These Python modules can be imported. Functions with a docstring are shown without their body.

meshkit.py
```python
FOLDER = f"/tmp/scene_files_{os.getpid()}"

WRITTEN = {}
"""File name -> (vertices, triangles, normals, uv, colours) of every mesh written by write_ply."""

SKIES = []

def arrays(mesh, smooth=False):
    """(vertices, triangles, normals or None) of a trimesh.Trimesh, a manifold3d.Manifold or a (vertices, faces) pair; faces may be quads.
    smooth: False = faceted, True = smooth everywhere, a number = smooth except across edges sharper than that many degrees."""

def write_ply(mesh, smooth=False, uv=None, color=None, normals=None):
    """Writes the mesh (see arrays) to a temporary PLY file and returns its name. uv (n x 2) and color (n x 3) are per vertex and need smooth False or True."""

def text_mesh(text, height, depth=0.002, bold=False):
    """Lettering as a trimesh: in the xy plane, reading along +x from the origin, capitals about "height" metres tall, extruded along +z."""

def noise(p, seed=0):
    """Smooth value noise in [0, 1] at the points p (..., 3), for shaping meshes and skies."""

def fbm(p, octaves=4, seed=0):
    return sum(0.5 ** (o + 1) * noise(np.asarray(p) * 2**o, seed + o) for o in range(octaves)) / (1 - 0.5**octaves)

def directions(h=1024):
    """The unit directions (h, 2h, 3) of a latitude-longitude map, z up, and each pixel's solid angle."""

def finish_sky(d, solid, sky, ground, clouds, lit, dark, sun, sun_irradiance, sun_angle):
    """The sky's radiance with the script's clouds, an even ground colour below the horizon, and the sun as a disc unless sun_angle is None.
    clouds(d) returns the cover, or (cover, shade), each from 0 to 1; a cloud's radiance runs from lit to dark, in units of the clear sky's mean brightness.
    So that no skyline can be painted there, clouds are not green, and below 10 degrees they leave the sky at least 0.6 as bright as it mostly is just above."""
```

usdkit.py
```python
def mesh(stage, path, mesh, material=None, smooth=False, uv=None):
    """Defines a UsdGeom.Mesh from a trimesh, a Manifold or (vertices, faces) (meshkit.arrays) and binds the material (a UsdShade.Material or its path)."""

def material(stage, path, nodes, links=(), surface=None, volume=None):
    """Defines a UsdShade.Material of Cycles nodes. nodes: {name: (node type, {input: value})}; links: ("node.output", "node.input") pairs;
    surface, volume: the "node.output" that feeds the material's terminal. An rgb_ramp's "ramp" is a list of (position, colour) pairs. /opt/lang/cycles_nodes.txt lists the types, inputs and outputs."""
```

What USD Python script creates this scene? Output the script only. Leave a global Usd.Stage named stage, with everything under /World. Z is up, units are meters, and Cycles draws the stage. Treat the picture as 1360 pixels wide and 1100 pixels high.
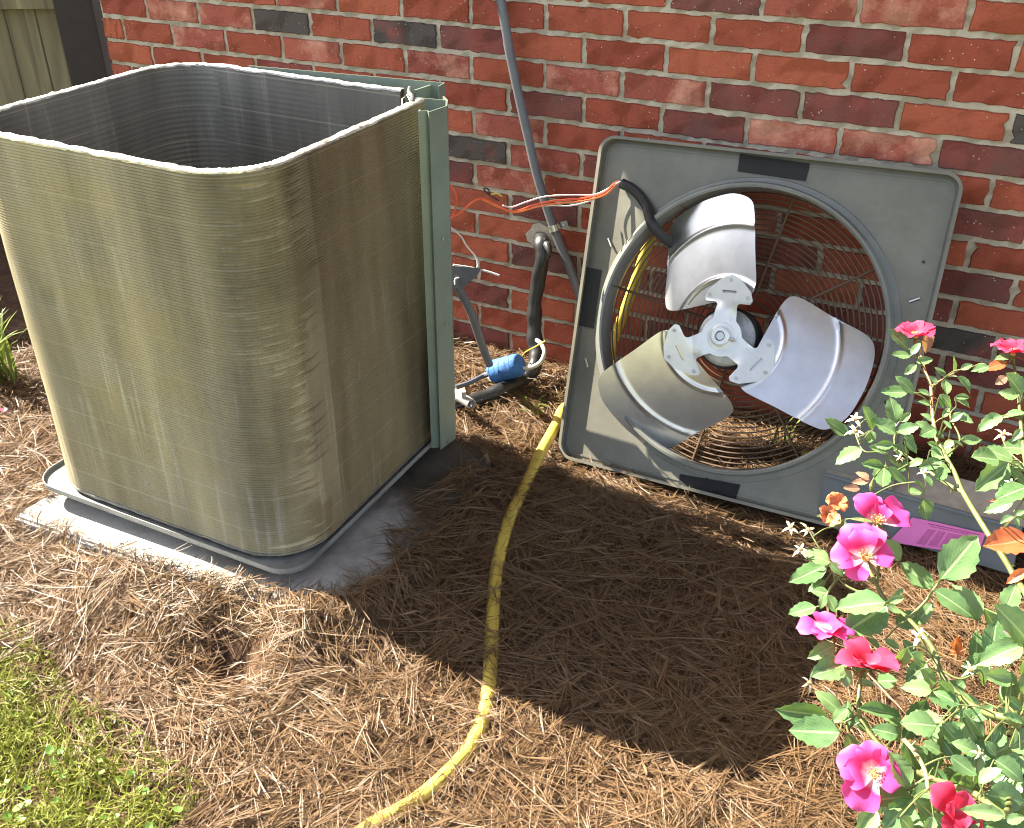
import math, numpy as np, trimesh, usdkit, meshkit
from pxr import Usd, UsdGeom, UsdLux, UsdShade, Gf, Sdf
from shapely.geometry import Polygon, Point
from shapely import affinity
from scipy.spatial.transform import Rotation as Ro

stage = Usd.Stage.CreateInMemory()
UsdGeom.SetStageUpAxis(stage, UsdGeom.Tokens.z); UsdGeom.SetStageMetersPerUnit(stage, 1.0)
UsdGeom.Xform.Define(stage, '/World'); UsdGeom.Scope.Define(stage, '/World/Looks')
rng = np.random.default_rng(11)

# ------------------------------------------------------------------ camera
FPX, YAW, PITCH, ROLL = 1308.83, -0.5001, -0.5393, -0.0073
CAM = np.array([1.3115, -2.2047, 1.2977])
EXPOSURE = 2.8
SUN_ELEV, SUN_AZ = math.radians(41.6), math.atan2(-0.924, 0.008)     # azimuth = atan2(x, y) towards the sun
SUN_I, SKY_S = 1.25, 0.056

def basis():
    cy, sy, cp, sp = math.cos(YAW), math.sin(YAW), math.cos(PITCH), math.sin(PITCH)
    f = np.array([sy*cp, cy*cp, sp]); r0 = np.array([cy, -sy, 0]); u0 = np.cross(r0, f)
    return math.cos(ROLL)*r0+math.sin(ROLL)*u0, -math.sin(ROLL)*r0+math.cos(ROLL)*u0, f
CR, CU, CF = basis()
cam = UsdGeom.Camera.Define(stage, '/World/camera')
M = Gf.Matrix4d(*CR, 0, *CU, 0, *(-CF), 0, *CAM, 1)
cam.AddTransformOp().Set(M)
cam.CreateHorizontalApertureAttr(36.0); cam.CreateVerticalApertureAttr(36.0*828/1024)
cam.CreateFocalLengthAttr(36.0*FPX/1360); cam.CreateClippingRangeAttr(Gf.Vec2f(0.05, 500))
cam.CreateExposureAttr(EXPOSURE)

dome = UsdLux.DomeLight.Define(stage, '/World/sky')
sky = usdkit.material(stage, '/World/Looks/sky', {
    'h': ('hsv', {'saturation': .6}),
    's': ('sky_texture', {'sky_type': 'single_scattering', 'sun_disc': False, 'sun_elevation': SUN_ELEV, 'sun_rotation': SUN_AZ,
                          'altitude': 200.0, 'air_density': 1.0, 'aerosol_density': 2.0}),
    'b': ('background_shader', {'strength': SKY_S})}, [('s.color', 'h.color'), ('h.color', 'b.color')], surface='b.background')
UsdShade.MaterialBindingAPI.Apply(dome.GetPrim()).Bind(sky)
sun = UsdLux.DistantLight.Define(stage, '/World/sun')
sun.CreateIntensityAttr(SUN_I); sun.CreateNormalizeAttr(True); sun.CreateAngleAttr(0.5); sun.CreateColorAttr(Gf.Vec3f(1.0, 0.925, 0.79))
sd = np.array([math.sin(SUN_AZ)*math.cos(SUN_ELEV), math.cos(SUN_AZ)*math.cos(SUN_ELEV), math.sin(SUN_ELEV)])
zx = np.cross([0, 0, 1.0], sd); zx /= np.linalg.norm(zx); zy = np.cross(sd, zx)
sun.AddTransformOp().Set(Gf.Matrix4d(*zx, 0, *zy, 0, *sd, 0, 0, 0, 5, 1))

# where a point of the photograph stands on a real surface of the place
def ray(px): return CF + CR*(px[0]-680)/FPX - CU*(px[1]-550)/FPX
def on_z(px, z): v = ray(px); return CAM + v*(z-CAM[2])/v[2]
def on_y(px, y): v = ray(px); return CAM + v*(y-CAM[1])/v[1]
def at_d(px, d): return CAM + ray(px)*d

# ------------------------------------------------------------------ helpers
used = {}
def numbered(parent, name):
    k = (parent, name); used[k] = used.get(k, -1)+1
    return name if used[k] == 0 else f'{name}_{used[k]:03d}'
def pth(parent): return '/World' if parent is None else (parent if isinstance(parent, str) else str(parent.GetPath()))
def tag(o, label=None, cat=None, group=None, kind=None):
    p = o.GetPrim() if hasattr(o, 'GetPrim') else o
    for k, v in (('label', label), ('category', cat), ('group', group), ('kind', kind)):
        if v: p.SetCustomDataByKey(k, v)
    return p
def obj(name, mesh, mat, parent=None, smooth=False, uv=None, **kw):
    pp = pth(parent)
    m = usdkit.mesh(stage, pp+'/'+numbered(pp, name), mesh, mat, smooth=smooth, uv=uv)
    return tag(m, **kw)
def thing(name, label, cat, loc=(0, 0, 0), rot=None, group=None, kind=None):
    x = UsdGeom.Xform.Define(stage, '/World/'+numbered('/World', name))
    if rot is None: x.AddTranslateOp().Set(Gf.Vec3d(*map(float, loc)))
    else: x.AddTransformOp().Set(Gf.Matrix4d(*rot[:, 0], 0, *rot[:, 1], 0, *rot[:, 2], 0, *map(float, loc), 1))
    return tag(x, label, cat, group, kind)
cat_ = trimesh.util.concatenate
def box(c, s, r=None):
    b = trimesh.creation.box(s); 
    if r is not None: b.vertices = b.vertices @ np.asarray(r).T
    b.apply_translation(c); return b
def cyl(a, b, r, n=20, r2=None):
    return tube([a, b], [r, r if r2 is None else r2], n)
def tube(pts, r, n=10, cap=True, squash=None):
    """a tube swept along points, radius constant or per point"""
    p = np.asarray(pts, float); k = len(p); r = np.broadcast_to(np.asarray(r, float), (k,))
    t = np.gradient(p, axis=0); t /= np.linalg.norm(t, axis=1, keepdims=True)+1e-12
    u = np.cross(t[0], [0, 0, 1.0]); 
    if np.linalg.norm(u) < .1: u = np.cross(t[0], [1.0, 0, 0])
    u /= np.linalg.norm(u); U = [u]
    for i in range(1, k):
        u = U[-1]-t[i]*(U[-1]@t[i]); U.append(u/np.linalg.norm(u))
    U = np.array(U); W = np.cross(t, U)
    a = np.linspace(0, 2*np.pi, n, endpoint=False)
    v = p[:, None]+r[:, None, None]*(np.cos(a)[None, :, None]*U[:, None]+np.sin(a)[None, :, None]*W[:, None])
    v = v.reshape(-1, 3); f = []
    i, j = np.meshgrid(np.arange(k-1), np.arange(n), indexing='ij'); j2 = (j+1) % n
    q = np.stack([i*n+j, i*n+j2, (i+1)*n+j2, (i+1)*n+j], -1).reshape(-1, 4)
    f = np.vstack([q[:, [0, 1, 2]], q[:, [0, 2, 3]]])
    if cap:
        c0, c1 = len(v), len(v)+1; v = np.vstack([v, p[0], p[-1]]); jj = np.arange(n)
        f = np.vstack([f, np.stack([np.full(n, c0), (jj+1) % n, jj], 1), np.stack([np.full(n, c1), (k-1)*n+jj, (k-1)*n+(jj+1) % n], 1)])
    return trimesh.Trimesh(v, f, process=False)
def spline(pts, n=8):
    """smooth curve through the points (Catmull-Rom)"""
    p = np.asarray(pts, float)
    if len(p) < 3: return np.array([p[0]+(p[-1]-p[0])*t for t in np.linspace(0, 1, n+1)])
    q = np.vstack([2*p[0]-p[1], p, 2*p[-1]-p[-2]]); out = []
    for i in range(1, len(q)-2):
        for t in np.linspace(0, 1, n, endpoint=False):
            a, b, c, d = q[i-1:i+3]
            out.append(.5*(2*b+(c-a)*t+(2*a-5*b+4*c-d)*t*t+(3*b-a-3*c+d)*t**3))
    return np.array(out+[p[-1]])
def grid(nu, nv, closed=False):
    i, j = np.meshgrid(np.arange(nu if closed else nu-1), np.arange(nv-1), indexing='ij'); i2 = (i+1) % nu
    return np.stack([i*nv+j, i2*nv+j, i2*nv+j+1, i*nv+j+1], -1).reshape(-1, 4)
def tris(q): return np.vstack([q[:, [0, 1, 2]], q[:, [0, 2, 3]]])
def ext(poly, h, z=0):
    m = trimesh.creation.extrude_polygon(poly, h, engine='earcut'); m.apply_translation((0, 0, z)); return m
def rrect(w, h, r, cx=0, cy=0): return affinity.translate(Polygon([(-w/2+r, -h/2+r), (w/2-r, -h/2+r), (w/2-r, h/2-r), (-w/2+r, h/2-r)]).buffer(r, 8), cx, cy)
def revolve(prof, n=64, closed=True):
    pr = np.asarray(prof, float); a = np.linspace(0, 2*np.pi, n, endpoint=False)
    v = np.stack([pr[None, :, 0]*np.cos(a)[:, None], pr[None, :, 0]*np.sin(a)[:, None], np.broadcast_to(pr[None, :, 1], (n, len(pr)))], -1).reshape(-1, 3)
    return trimesh.Trimesh(v, tris(grid(n, len(pr), True)), process=False)
def disc(r, z, n=24, up=True):
    a = np.linspace(0, 2*np.pi, n, endpoint=False)
    v = np.vstack([np.stack([r*np.cos(a), r*np.sin(a), 0*a+z], 1), [[0, 0, z]]]); j = np.arange(n)
    f = np.stack([j, (j+1) % n, np.full(n, n)], 1)
    return trimesh.Trimesh(v, f if up else f[:, ::-1], process=False)

# ------------------------------------------------------------------ materials
def mat(name, nodes, links, surface='p.BSDF'):
    return usdkit.material(stage, '/World/Looks/'+name, nodes, links, surface=surface)
def plain(name, col, rough=.5, metal=0, bump=0, bscale=200, var=0, vscale=6, spec=.5, **kw):
    nodes = {'p': ('principled_bsdf', dict(base_color=col, roughness=rough, metallic=metal, specular_ior_level=spec, **kw)), 'tc': ('texture_coordinate', {})}
    links = []
    if var:
        c = np.array(col)
        nodes['n'] = ('noise_texture', {'scale': vscale, 'detail': 5.0, 'roughness': .65})
        nodes['r'] = ('rgb_ramp', {'ramp': [(.3, tuple(c*(1-var))), (.7, tuple(np.minimum(c*(1+var), .95)))]})
        links += [('tc.object', 'n.vector'), ('n.fac', 'r.fac'), ('r.color', 'p.base_color')]
    if bump:
        nodes['bn'] = ('noise_texture', {'scale': bscale, 'detail': 4.0}); nodes['b'] = ('bump', {'strength': bump, 'distance': .002})
        links += [('tc.object', 'bn.vector'), ('bn.fac', 'b.height'), ('b.normal', 'p.normal')]
    return mat(name, nodes, links)

def brick_mat(name, c0, c1, dark=0.0, pale=0.0):
    """fired clay: tone per brick, soot clouds, pale lime smears, white specks"""
    n = {'tc': ('texture_coordinate', {}), 'g': ('geometry', {}), 'oi': ('object_info', {}),
         'tone': ('rgb_ramp', {'ramp': [(0, c0), (.5, tuple((np.array(c0)+np.array(c1))/2)), (1, c1)]}),
         'n1': ('noise_texture', {'scale': 16.0, 'detail': 10.0, 'roughness': .82}),
         'm1': ('mix_color', {'blend_type': 'multiply', 'fac': .8}), 'r1': ('rgb_ramp', {'ramp': [(.32, (.62, .60, .62)), (.5, (1, 1, 1)), (.68, (1.15, 1.15, 1.15))]}),
         'n2': ('noise_texture', {'scale': 9.0, 'detail': 3.0}), 'r2': ('rgb_ramp', {'ramp': [(.5-.25*dark, (0, 0, 0)), (.72-.25*dark, (1, 1, 1))]}),
         'f2': ('math', {'math_type': 'multiply', 'value2': dark}), 'm2': ('mix_color', {'b': (.055, .046, .04)}),
         'n3': ('noise_texture', {'scale': 7.5, 'detail': 8.0, 'roughness': .68}), 'r3': ('rgb_ramp', {'ramp': [(.66-.18*pale, (0, 0, 0)), (.78-.12*pale, (1, 1, 1))]}),
         'f3': ('math', {'math_type': 'multiply', 'value2': .07+.6*pale}), 'm3': ('mix_color', {'b': (.50, .27, .19)}),
         'v': ('voronoi_texture', {'scale': 75.0}), 'r4': ('rgb_ramp', {'ramp': [(.0, (1, 1, 1)), (.07, (1, 1, 1)), (.13, (0, 0, 0))]}),
         'n4': ('noise_texture', {'scale': 17.0, 'detail': 3.0}), 'r5': ('rgb_ramp', {'ramp': [(.46, (0, 0, 0)), (.6, (1, 1, 1))]}),
         'f4': ('math', {'math_type': 'multiply'}), 'm4': ('mix_color', {'b': (.62, .5, .43)}),
         'nb': ('noise_texture', {'scale': 160.0, 'detail': 5.0, 'roughness': .7}), 'bs': ('math', {'math_type': 'multiply_add', 'value2': 1.0}),
         'b': ('bump', {'strength': .8, 'distance': .003}), 'p': ('principled_bsdf', {'roughness': .88, 'specular_ior_level': .2})}
    l = [('oi.random', 'tone.fac'), ('g.position', 'n1.vector'), ('n1.fac', 'r1.fac'), ('tone.color', 'm1.a'), ('r1.color', 'm1.b'),
         ('g.position', 'n2.vector'), ('n2.fac', 'r2.fac'), ('r2.color', 'f2.value1'), ('f2.value', 'm2.fac'), ('m1.result', 'm2.a'),
         ('g.position', 'n3.vector'), ('n3.fac', 'r3.fac'), ('r3.color', 'f3.value1'), ('f3.value', 'm3.fac'), ('m2.result', 'm3.a'),
         ('g.position', 'v.vector'), ('v.distance', 'r4.fac'), ('g.position', 'n4.vector'), ('n4.fac', 'r5.fac'), ('r4.color', 'f4.value1'), ('r5.color', 'f4.value2'),
         ('f4.value', 'm4.fac'), ('m3.result', 'm4.a'), ('m4.result', 'p.base_color'),
         ('g.position', 'nb.vector'), ('nb.fac', 'bs.value1'), ('f4.value', 'bs.value3'), ('bs.value', 'b.height'), ('b.normal', 'p.normal')]
    return mat(name, n, l)
MB = [brick_mat('brick_red', (.19, .043, .025), (.27, .070, .036)), brick_mat('brick_maroon', (.13, .036, .029), (.18, .047, .036), dark=.45),
      brick_mat('brick_burnt', (.16, .045, .035), (.2, .055, .04), dark=1.0), brick_mat('brick_limed', (.19, .048, .034), (.25, .068, .044), pale=1.0)]
MORTAR = mat('mortar', {'g': ('geometry', {}), 'n': ('noise_texture', {'scale': 22.0, 'detail': 8.0, 'roughness': .7}),
    'r': ('rgb_ramp', {'ramp': [(.3, (.24, .21, .16)), (.7, (.36, .32, .25))]}), 'nb': ('noise_texture', {'scale': 260.0, 'detail': 5.0}),
    'b': ('bump', {'strength': .7, 'distance': .003}), 'p': ('principled_bsdf', {'roughness': .95, 'specular_ior_level': .1})},
    [('g.position', 'n.vector'), ('n.fac', 'r.fac'), ('r.color', 'p.base_color'), ('g.position', 'nb.vector'), ('nb.fac', 'b.height'), ('b.normal', 'p.normal')])

def coil_mat(name, dark, light, metal, seam, side=1.0, streak=.55):
    """dirty aluminium fins: soot and oil clouds, long upright scratches, faint level seams"""
    n = {'tc': ('texture_coordinate', {}), 'mp': ('mapping', {'scale': (70, 70, 2.2)}), 'ns': ('noise_texture', {'scale': 1.0, 'detail': 4.0, 'roughness': .6}),
         'rs': ('rgb_ramp', {'ramp': [(.57, (0, 0, 0)), (.66, (1, 1, 1))]}), 'mp2': ('mapping', {'scale': (9, 9, 1.6)}), 'nc': ('noise_texture', {'scale': 1.0, 'detail': 5.0, 'roughness': .6}),
         'rc': ('rgb_ramp', {'ramp': [(.3, dark), (.72, light)]}), 'nm': ('noise_texture', {'scale': 5.0, 'detail': 3.0}), 'rm': ('rgb_ramp', {'ramp': [(.45, (0, 0, 0)), (.65, (1, 1, 1))]}),
         'fs': ('math', {'math_type': 'multiply'}), 'fs2': ('math', {'math_type': 'multiply', 'value2': streak}), 'ms': ('mix_color', {'b': (.42, .40, .33)}),
         'sx': ('separate_xyz', {}), 'md': ('math', {'math_type': 'floored_modulo', 'value2': .0765}), 'lt': ('math', {'math_type': 'less_than', 'value2': .0022}),
         'fz': ('math', {'math_type': 'multiply', 'value2': seam}), 'mz': ('mix_color', {'b': (.42, .38, .28)}),
         'mf': ('mapping', {'scale': (900, 900, 40)}), 'nf': ('noise_texture', {'scale': 1.0, 'detail': 2.0}), 'b': ('bump', {'strength': .35, 'distance': .001}),
         'p': ('principled_bsdf', {'metallic': metal, 'roughness': .46})}
    l = [('tc.object', 'mp.vector'), ('mp.vector', 'ns.vector'), ('ns.fac', 'rs.fac'), ('tc.object', 'mp2.vector'), ('mp2.vector', 'nc.vector'), ('nc.fac', 'rc.fac'),
         ('tc.object', 'nm.vector'), ('nm.fac', 'rm.fac'), ('rs.color', 'fs.value1'), ('rm.color', 'fs.value2'), ('fs.value', 'fs2.value1'), ('fs2.value', 'ms.fac'), ('rc.color', 'ms.a'),
         ('tc.object', 'sx.vector'), ('sx.z', 'md.value1'), ('md.value', 'lt.value1'), ('lt.value', 'fz.value1'), ('fz.value', 'mz.fac'), ('ms.result', 'mz.a'), ('mz.result', 'p.base_color'),
         ('tc.object', 'mf.vector'), ('mf.vector', 'nf.vector'), ('nf.fac', 'b.height'), ('b.normal', 'p.normal')]
    # past the bend the shade of the right face is painted in, darker
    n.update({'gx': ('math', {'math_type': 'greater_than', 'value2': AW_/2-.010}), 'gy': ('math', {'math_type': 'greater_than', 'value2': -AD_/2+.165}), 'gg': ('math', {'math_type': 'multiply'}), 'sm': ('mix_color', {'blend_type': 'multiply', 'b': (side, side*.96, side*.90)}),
              'cb': ('math', {'math_type': 'multiply_add', 'value2': .769, 'value3': .5}), 'cr': ('rgb_ramp', {'ramp': [(a, (b, b, b)) for a, b in ((0, 1.0), (.1, .92), (.2, 1.04), (.31, 1.0), (.33, .80), (.37, .90), (.48, .80), (.52, 1.12), (.585, 1.32), (.612, 1.0), (.74, .92), (.77, 1.08), (.88, .9), (.93, 1.15), (1, 1.1))]}), 'cm': ('mix_color', {'blend_type': 'multiply', 'fac': 1.0}), 'xy': ('math', {'math_type': 'add'})})  # the bright band at the front corner is a painted highlight
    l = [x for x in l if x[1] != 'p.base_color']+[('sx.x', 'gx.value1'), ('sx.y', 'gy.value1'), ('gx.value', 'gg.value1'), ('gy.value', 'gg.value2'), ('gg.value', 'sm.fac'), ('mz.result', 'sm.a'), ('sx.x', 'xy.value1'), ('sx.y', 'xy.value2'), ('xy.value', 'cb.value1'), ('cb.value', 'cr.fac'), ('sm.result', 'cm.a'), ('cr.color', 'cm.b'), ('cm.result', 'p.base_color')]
    return mat(name, n, l)
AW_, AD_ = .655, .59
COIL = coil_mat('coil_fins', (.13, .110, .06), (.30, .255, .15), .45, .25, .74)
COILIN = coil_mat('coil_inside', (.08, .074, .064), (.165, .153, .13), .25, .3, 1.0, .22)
RIMW = plain('coil_rim', (.46, .44, .40), .4, .5, bump=.9, bscale=90, var=.6, vscale=25)
GREEN = plain('green_paint', (.125, .152, .118), .42, 0, bump=.08, bscale=300, var=.15, vscale=8)
PAN = plain('pan_metal', (.20, .20, .18), .5, .2, var=.3, vscale=20, bump=.1)
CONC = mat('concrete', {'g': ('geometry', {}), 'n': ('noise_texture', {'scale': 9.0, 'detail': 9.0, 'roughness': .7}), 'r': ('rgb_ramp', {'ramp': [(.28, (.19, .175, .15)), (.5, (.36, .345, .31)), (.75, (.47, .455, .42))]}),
    'n2': ('noise_texture', {'scale': 3.5, 'detail': 3.0}), 'r2': ('rgb_ramp', {'ramp': [(.56, (1, 1, 1)), (.7, (.45, .42, .38))]}), 'mm': ('mix_color', {'blend_type': 'multiply', 'fac': 1.0}), 'vs': ('vector_math', {'math_type': 'distance', 'vector2': (.27, -.60, .046)}), 'vn': ('math', {'math_type': 'multiply_add', 'value2': .16}), 'vr': ('rgb_ramp', {'ramp': [(.20, (.22, .2, .17)), (.26, (.55, .52, .47)), (.33, (1, 1, 1))]}), 'mw': ('mix_color', {'blend_type': 'multiply', 'fac': 1.0}),  # dark right back end: damp mark and shade behind the post, both painted
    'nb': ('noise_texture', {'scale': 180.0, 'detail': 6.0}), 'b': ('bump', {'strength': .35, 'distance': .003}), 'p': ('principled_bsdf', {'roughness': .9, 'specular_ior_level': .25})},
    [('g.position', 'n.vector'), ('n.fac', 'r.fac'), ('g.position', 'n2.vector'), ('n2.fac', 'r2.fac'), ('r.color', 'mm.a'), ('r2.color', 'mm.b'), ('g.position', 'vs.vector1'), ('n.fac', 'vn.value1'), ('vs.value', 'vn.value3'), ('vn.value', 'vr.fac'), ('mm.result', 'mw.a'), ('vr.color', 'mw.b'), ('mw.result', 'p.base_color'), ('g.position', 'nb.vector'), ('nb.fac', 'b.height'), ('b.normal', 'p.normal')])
def lid_mat(name, c):
    c = np.array(c)
    return mat(name, {'tc': ('texture_coordinate', {}), 'n': ('noise_texture', {'scale': 7.0, 'detail': 8.0, 'roughness': .7}), 'r': ('rgb_ramp', {'ramp': [(.3, tuple(c*.78)), (.7, tuple(c*1.2))]}),
        'n2': ('noise_texture', {'scale': 260.0, 'detail': 2.0}), 'r2': ('rgb_ramp', {'ramp': [(.70, (0, 0, 0)), (.76, (1, 1, 1))]}), 'm2': ('mix_color', {'b': tuple(c*1.9)}),
        'f': ('math', {'math_type': 'multiply', 'value2': .5}), 'b': ('bump', {'strength': .06, 'distance': .001}), 'p': ('principled_bsdf', {'roughness': .36, 'metallic': .25})},
        [('tc.object', 'n.vector'), ('n.fac', 'r.fac'), ('tc.object', 'n2.vector'), ('n2.fac', 'r2.fac'), ('r2.color', 'f.value1'), ('f.value', 'm2.fac'), ('r.color', 'm2.a'), ('m2.result', 'p.base_color'), ('n2.fac', 'b.height'), ('b.normal', 'p.normal')])
LID = lid_mat('lid_paint', (.15, .143, .112)); LIDRIM = lid_mat('lid_rim', (.16, .15, .115))
COLLAR = lid_mat('collar_paint', (.17, .175, .155))
WIRE = plain('grille_wire', (.10, .062, .036), .5, .3)
BLADE = plain('blade_aluminium', (.68, .68, .69), .32, 1.0, bump=.03, bscale=60, var=.13, vscale=14)
HUBM = plain('hub_zinc', (.66, .69, .70), .38, .35, var=.06, vscale=30)
ALU = plain('cast_aluminium', (.42, .42, .41), .5, .7, bump=.3, bscale=150, var=.2, vscale=60)
BLACK = plain('black_rubber', (.016, .016, .016), .6)
FOAM = plain('black_foam', (.018, .018, .019), .9, bump=.5, bscale=300)
TAPE = plain('tape_wrap', (.016, .016, .016), .38, 0, bump=.5, bscale=45, spec=.45)
STEEL = plain('steel', (.5, .5, .48), .35, 1.0)
DARKHOLE = plain('dark_hole', (.01, .009, .008), .9)
CONDUIT = plain('grey_conduit', (.085, .088, .098), .5, var=.15, vscale=30)
BLUE = plain('blue_tape', (.022, .095, .26), .75, bump=.6, bscale=120, var=.35, vscale=45)
COPPER = plain('pale_tube', (.42, .40, .36), .4, .3)
RED = plain('wire_red', (.62, .10, .045), .4); ORANGE = plain('wire_orange', (.68, .17, .05), .4); WHITE = plain('wire_white', (.55, .53, .5), .4); YELW = plain('wire_yellow', (.5, .42, .06), .4)
HOSE = mat('hose_yellow', {'tc': ('texture_coordinate', {}), 'n': ('noise_texture', {'scale': 55.0, 'detail': 6.0, 'roughness': .7}), 'r': ('rgb_ramp', {'ramp': [(.3, (.42, .30, .05)), (.45, (.47, .345, .055)), (.7, (.51, .385, .07))]}),
    'n2': ('noise_texture', {'scale': 120.0, 'detail': 3.0}), 'r2': ('rgb_ramp', {'ramp': [(.72, (0, 0, 0)), (.82, (1, 1, 1))]}), 'm': ('mix_color', {'b': (.2, .14, .05)}), 'p': ('principled_bsdf', {'roughness': .42})},
    [('tc.object', 'n.vector'), ('n.fac', 'r.fac'), ('tc.object', 'n2.vector'), ('n2.fac', 'r2.fac'), ('r2.color', 'm.fac'), ('r.color', 'm.a'), ('m.result', 'p.base_color')])
COVER = plain('cover_bluegrey', (.12, .138, .15), .45, .1, var=.12, vscale=8); COVERIN = plain('cover_beige', (.30, .26, .21), .7, var=.2, vscale=40, bump=.2)
PINK = plain('pink_paper', (.66, .17, .46), .7, var=.08, vscale=10); PRINT = plain('print_ink', (.20, .03, .13), .7)
WOOD = mat('fence_wood', {'tc': ('texture_coordinate', {}), 'oi': ('object_info', {}), 'mp': ('mapping', {'scale': (16, 16, 1.1)}), 'n': ('noise_texture', {'scale': 1.0, 'detail': 6.0, 'distortion': 1.5}),
    'r': ('rgb_ramp', {'ramp': [(.25, (.05, .042, .020)), (.5, (.125, .103, .052)), (.75, (.22, .19, .105))]}), 'b': ('bump', {'strength': .4, 'distance': .004}), 'p': ('principled_bsdf', {'roughness': .85})},
    [('tc.object', 'mp.vector'), ('mp.vector', 'n.vector'), ('n.fac', 'r.fac'), ('r.color', 'p.base_color'), ('n.fac', 'b.height'), ('b.normal', 'p.normal')])
SOFFIT = plain('soffit_paint', (.7, .69, .66), .6)
POSTW = plain('post_wood', (.016, .010, .007), .85, bump=.4, bscale=30, var=.3, vscale=20)
def ramp_mat(name, stops, rough=.7, transl=0.0, spec=.3):
    n = {'g': ('geometry', {}), 'r': ('rgb_ramp', {'ramp': stops}), 'p': ('principled_bsdf', {'roughness': rough, 'specular_ior_level': spec})}
    l = [('g.random_per_island', 'r.fac'), ('r.color', 'p.base_color')]
    if transl:
        n['t'] = ('translucent_bsdf', {}); n['mx'] = ('mix_closure', {'fac': transl}); l += [('r.color', 't.color'), ('p.BSDF', 'mx.closure1'), ('t.BSDF', 'mx.closure2')]
        return mat(name, n, l, surface='mx.closure')
    return mat(name, n, l)
STRAW = ramp_mat('straw_needles', [(0, (.13, .075, .034)), (.18, (.31, .205, .098)), (.42, (.53, .395, .205)), (.68, (.67, .535, .305)), (.88, (.75, .635, .41)), (1, (.76, .66, .48))], .5, spec=.35)
MOSS = ramp_mat('lawn_blades', [(0, (.18, .20, .03)), (.35, (.43, .42, .08)), (.7, (.60, .55, .16)), (.9, (.52, .48, .17)), (1, (.55, .44, .25))], .6, .3)
CLOVER = ramp_mat('clover_leaves', [(0, (.12, .22, .04)), (.6, (.22, .35, .07)), (1, (.34, .42, .12))], .5, .3)
LILY = ramp_mat('strap_leaves', [(0, (.16, .22, .04)), (.6, (.34, .38, .08)), (1, (.52, .48, .18))], .5, .35)
SOIL = mat('mulch_soil', {'g': ('geometry', {}), 'n': ('noise_texture', {'scale': 40.0, 'detail': 8.0, 'roughness': .8}), 'r': ('rgb_ramp', {'ramp': [(.3, (.035, .02, .013)), (.7, (.13, .078, .046))]}),
    'r2': ('rgb_ramp', {'ramp': [(.3, (.12, .13, .03)), (.7, (.26, .26, .08))]}), 's': ('separate_xyz', {}), 'ml': ('map_range', {'from_min': -1.85, 'from_max': -2.2, 'to_min': 0, 'to_max': 1, 'clamp': True}),
    'm': ('mix_color', {}), 'p': ('principled_bsdf', {'roughness': .95, 'specular_ior_level': .1}), 'b': ('bump', {'strength': .6, 'distance': .01})},
    [('g.position', 'n.vector'), ('n.fac', 'r.fac'), ('n.fac', 'r2.fac'), ('g.position', 's.vector'), ('s.y', 'ml.value'), ('ml.result', 'm.fac'), ('r.color', 'm.a'), ('r2.color', 'm.b'), ('m.result', 'p.base_color'), ('n.fac', 'b.height'), ('b.normal', 'p.normal')])
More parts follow.
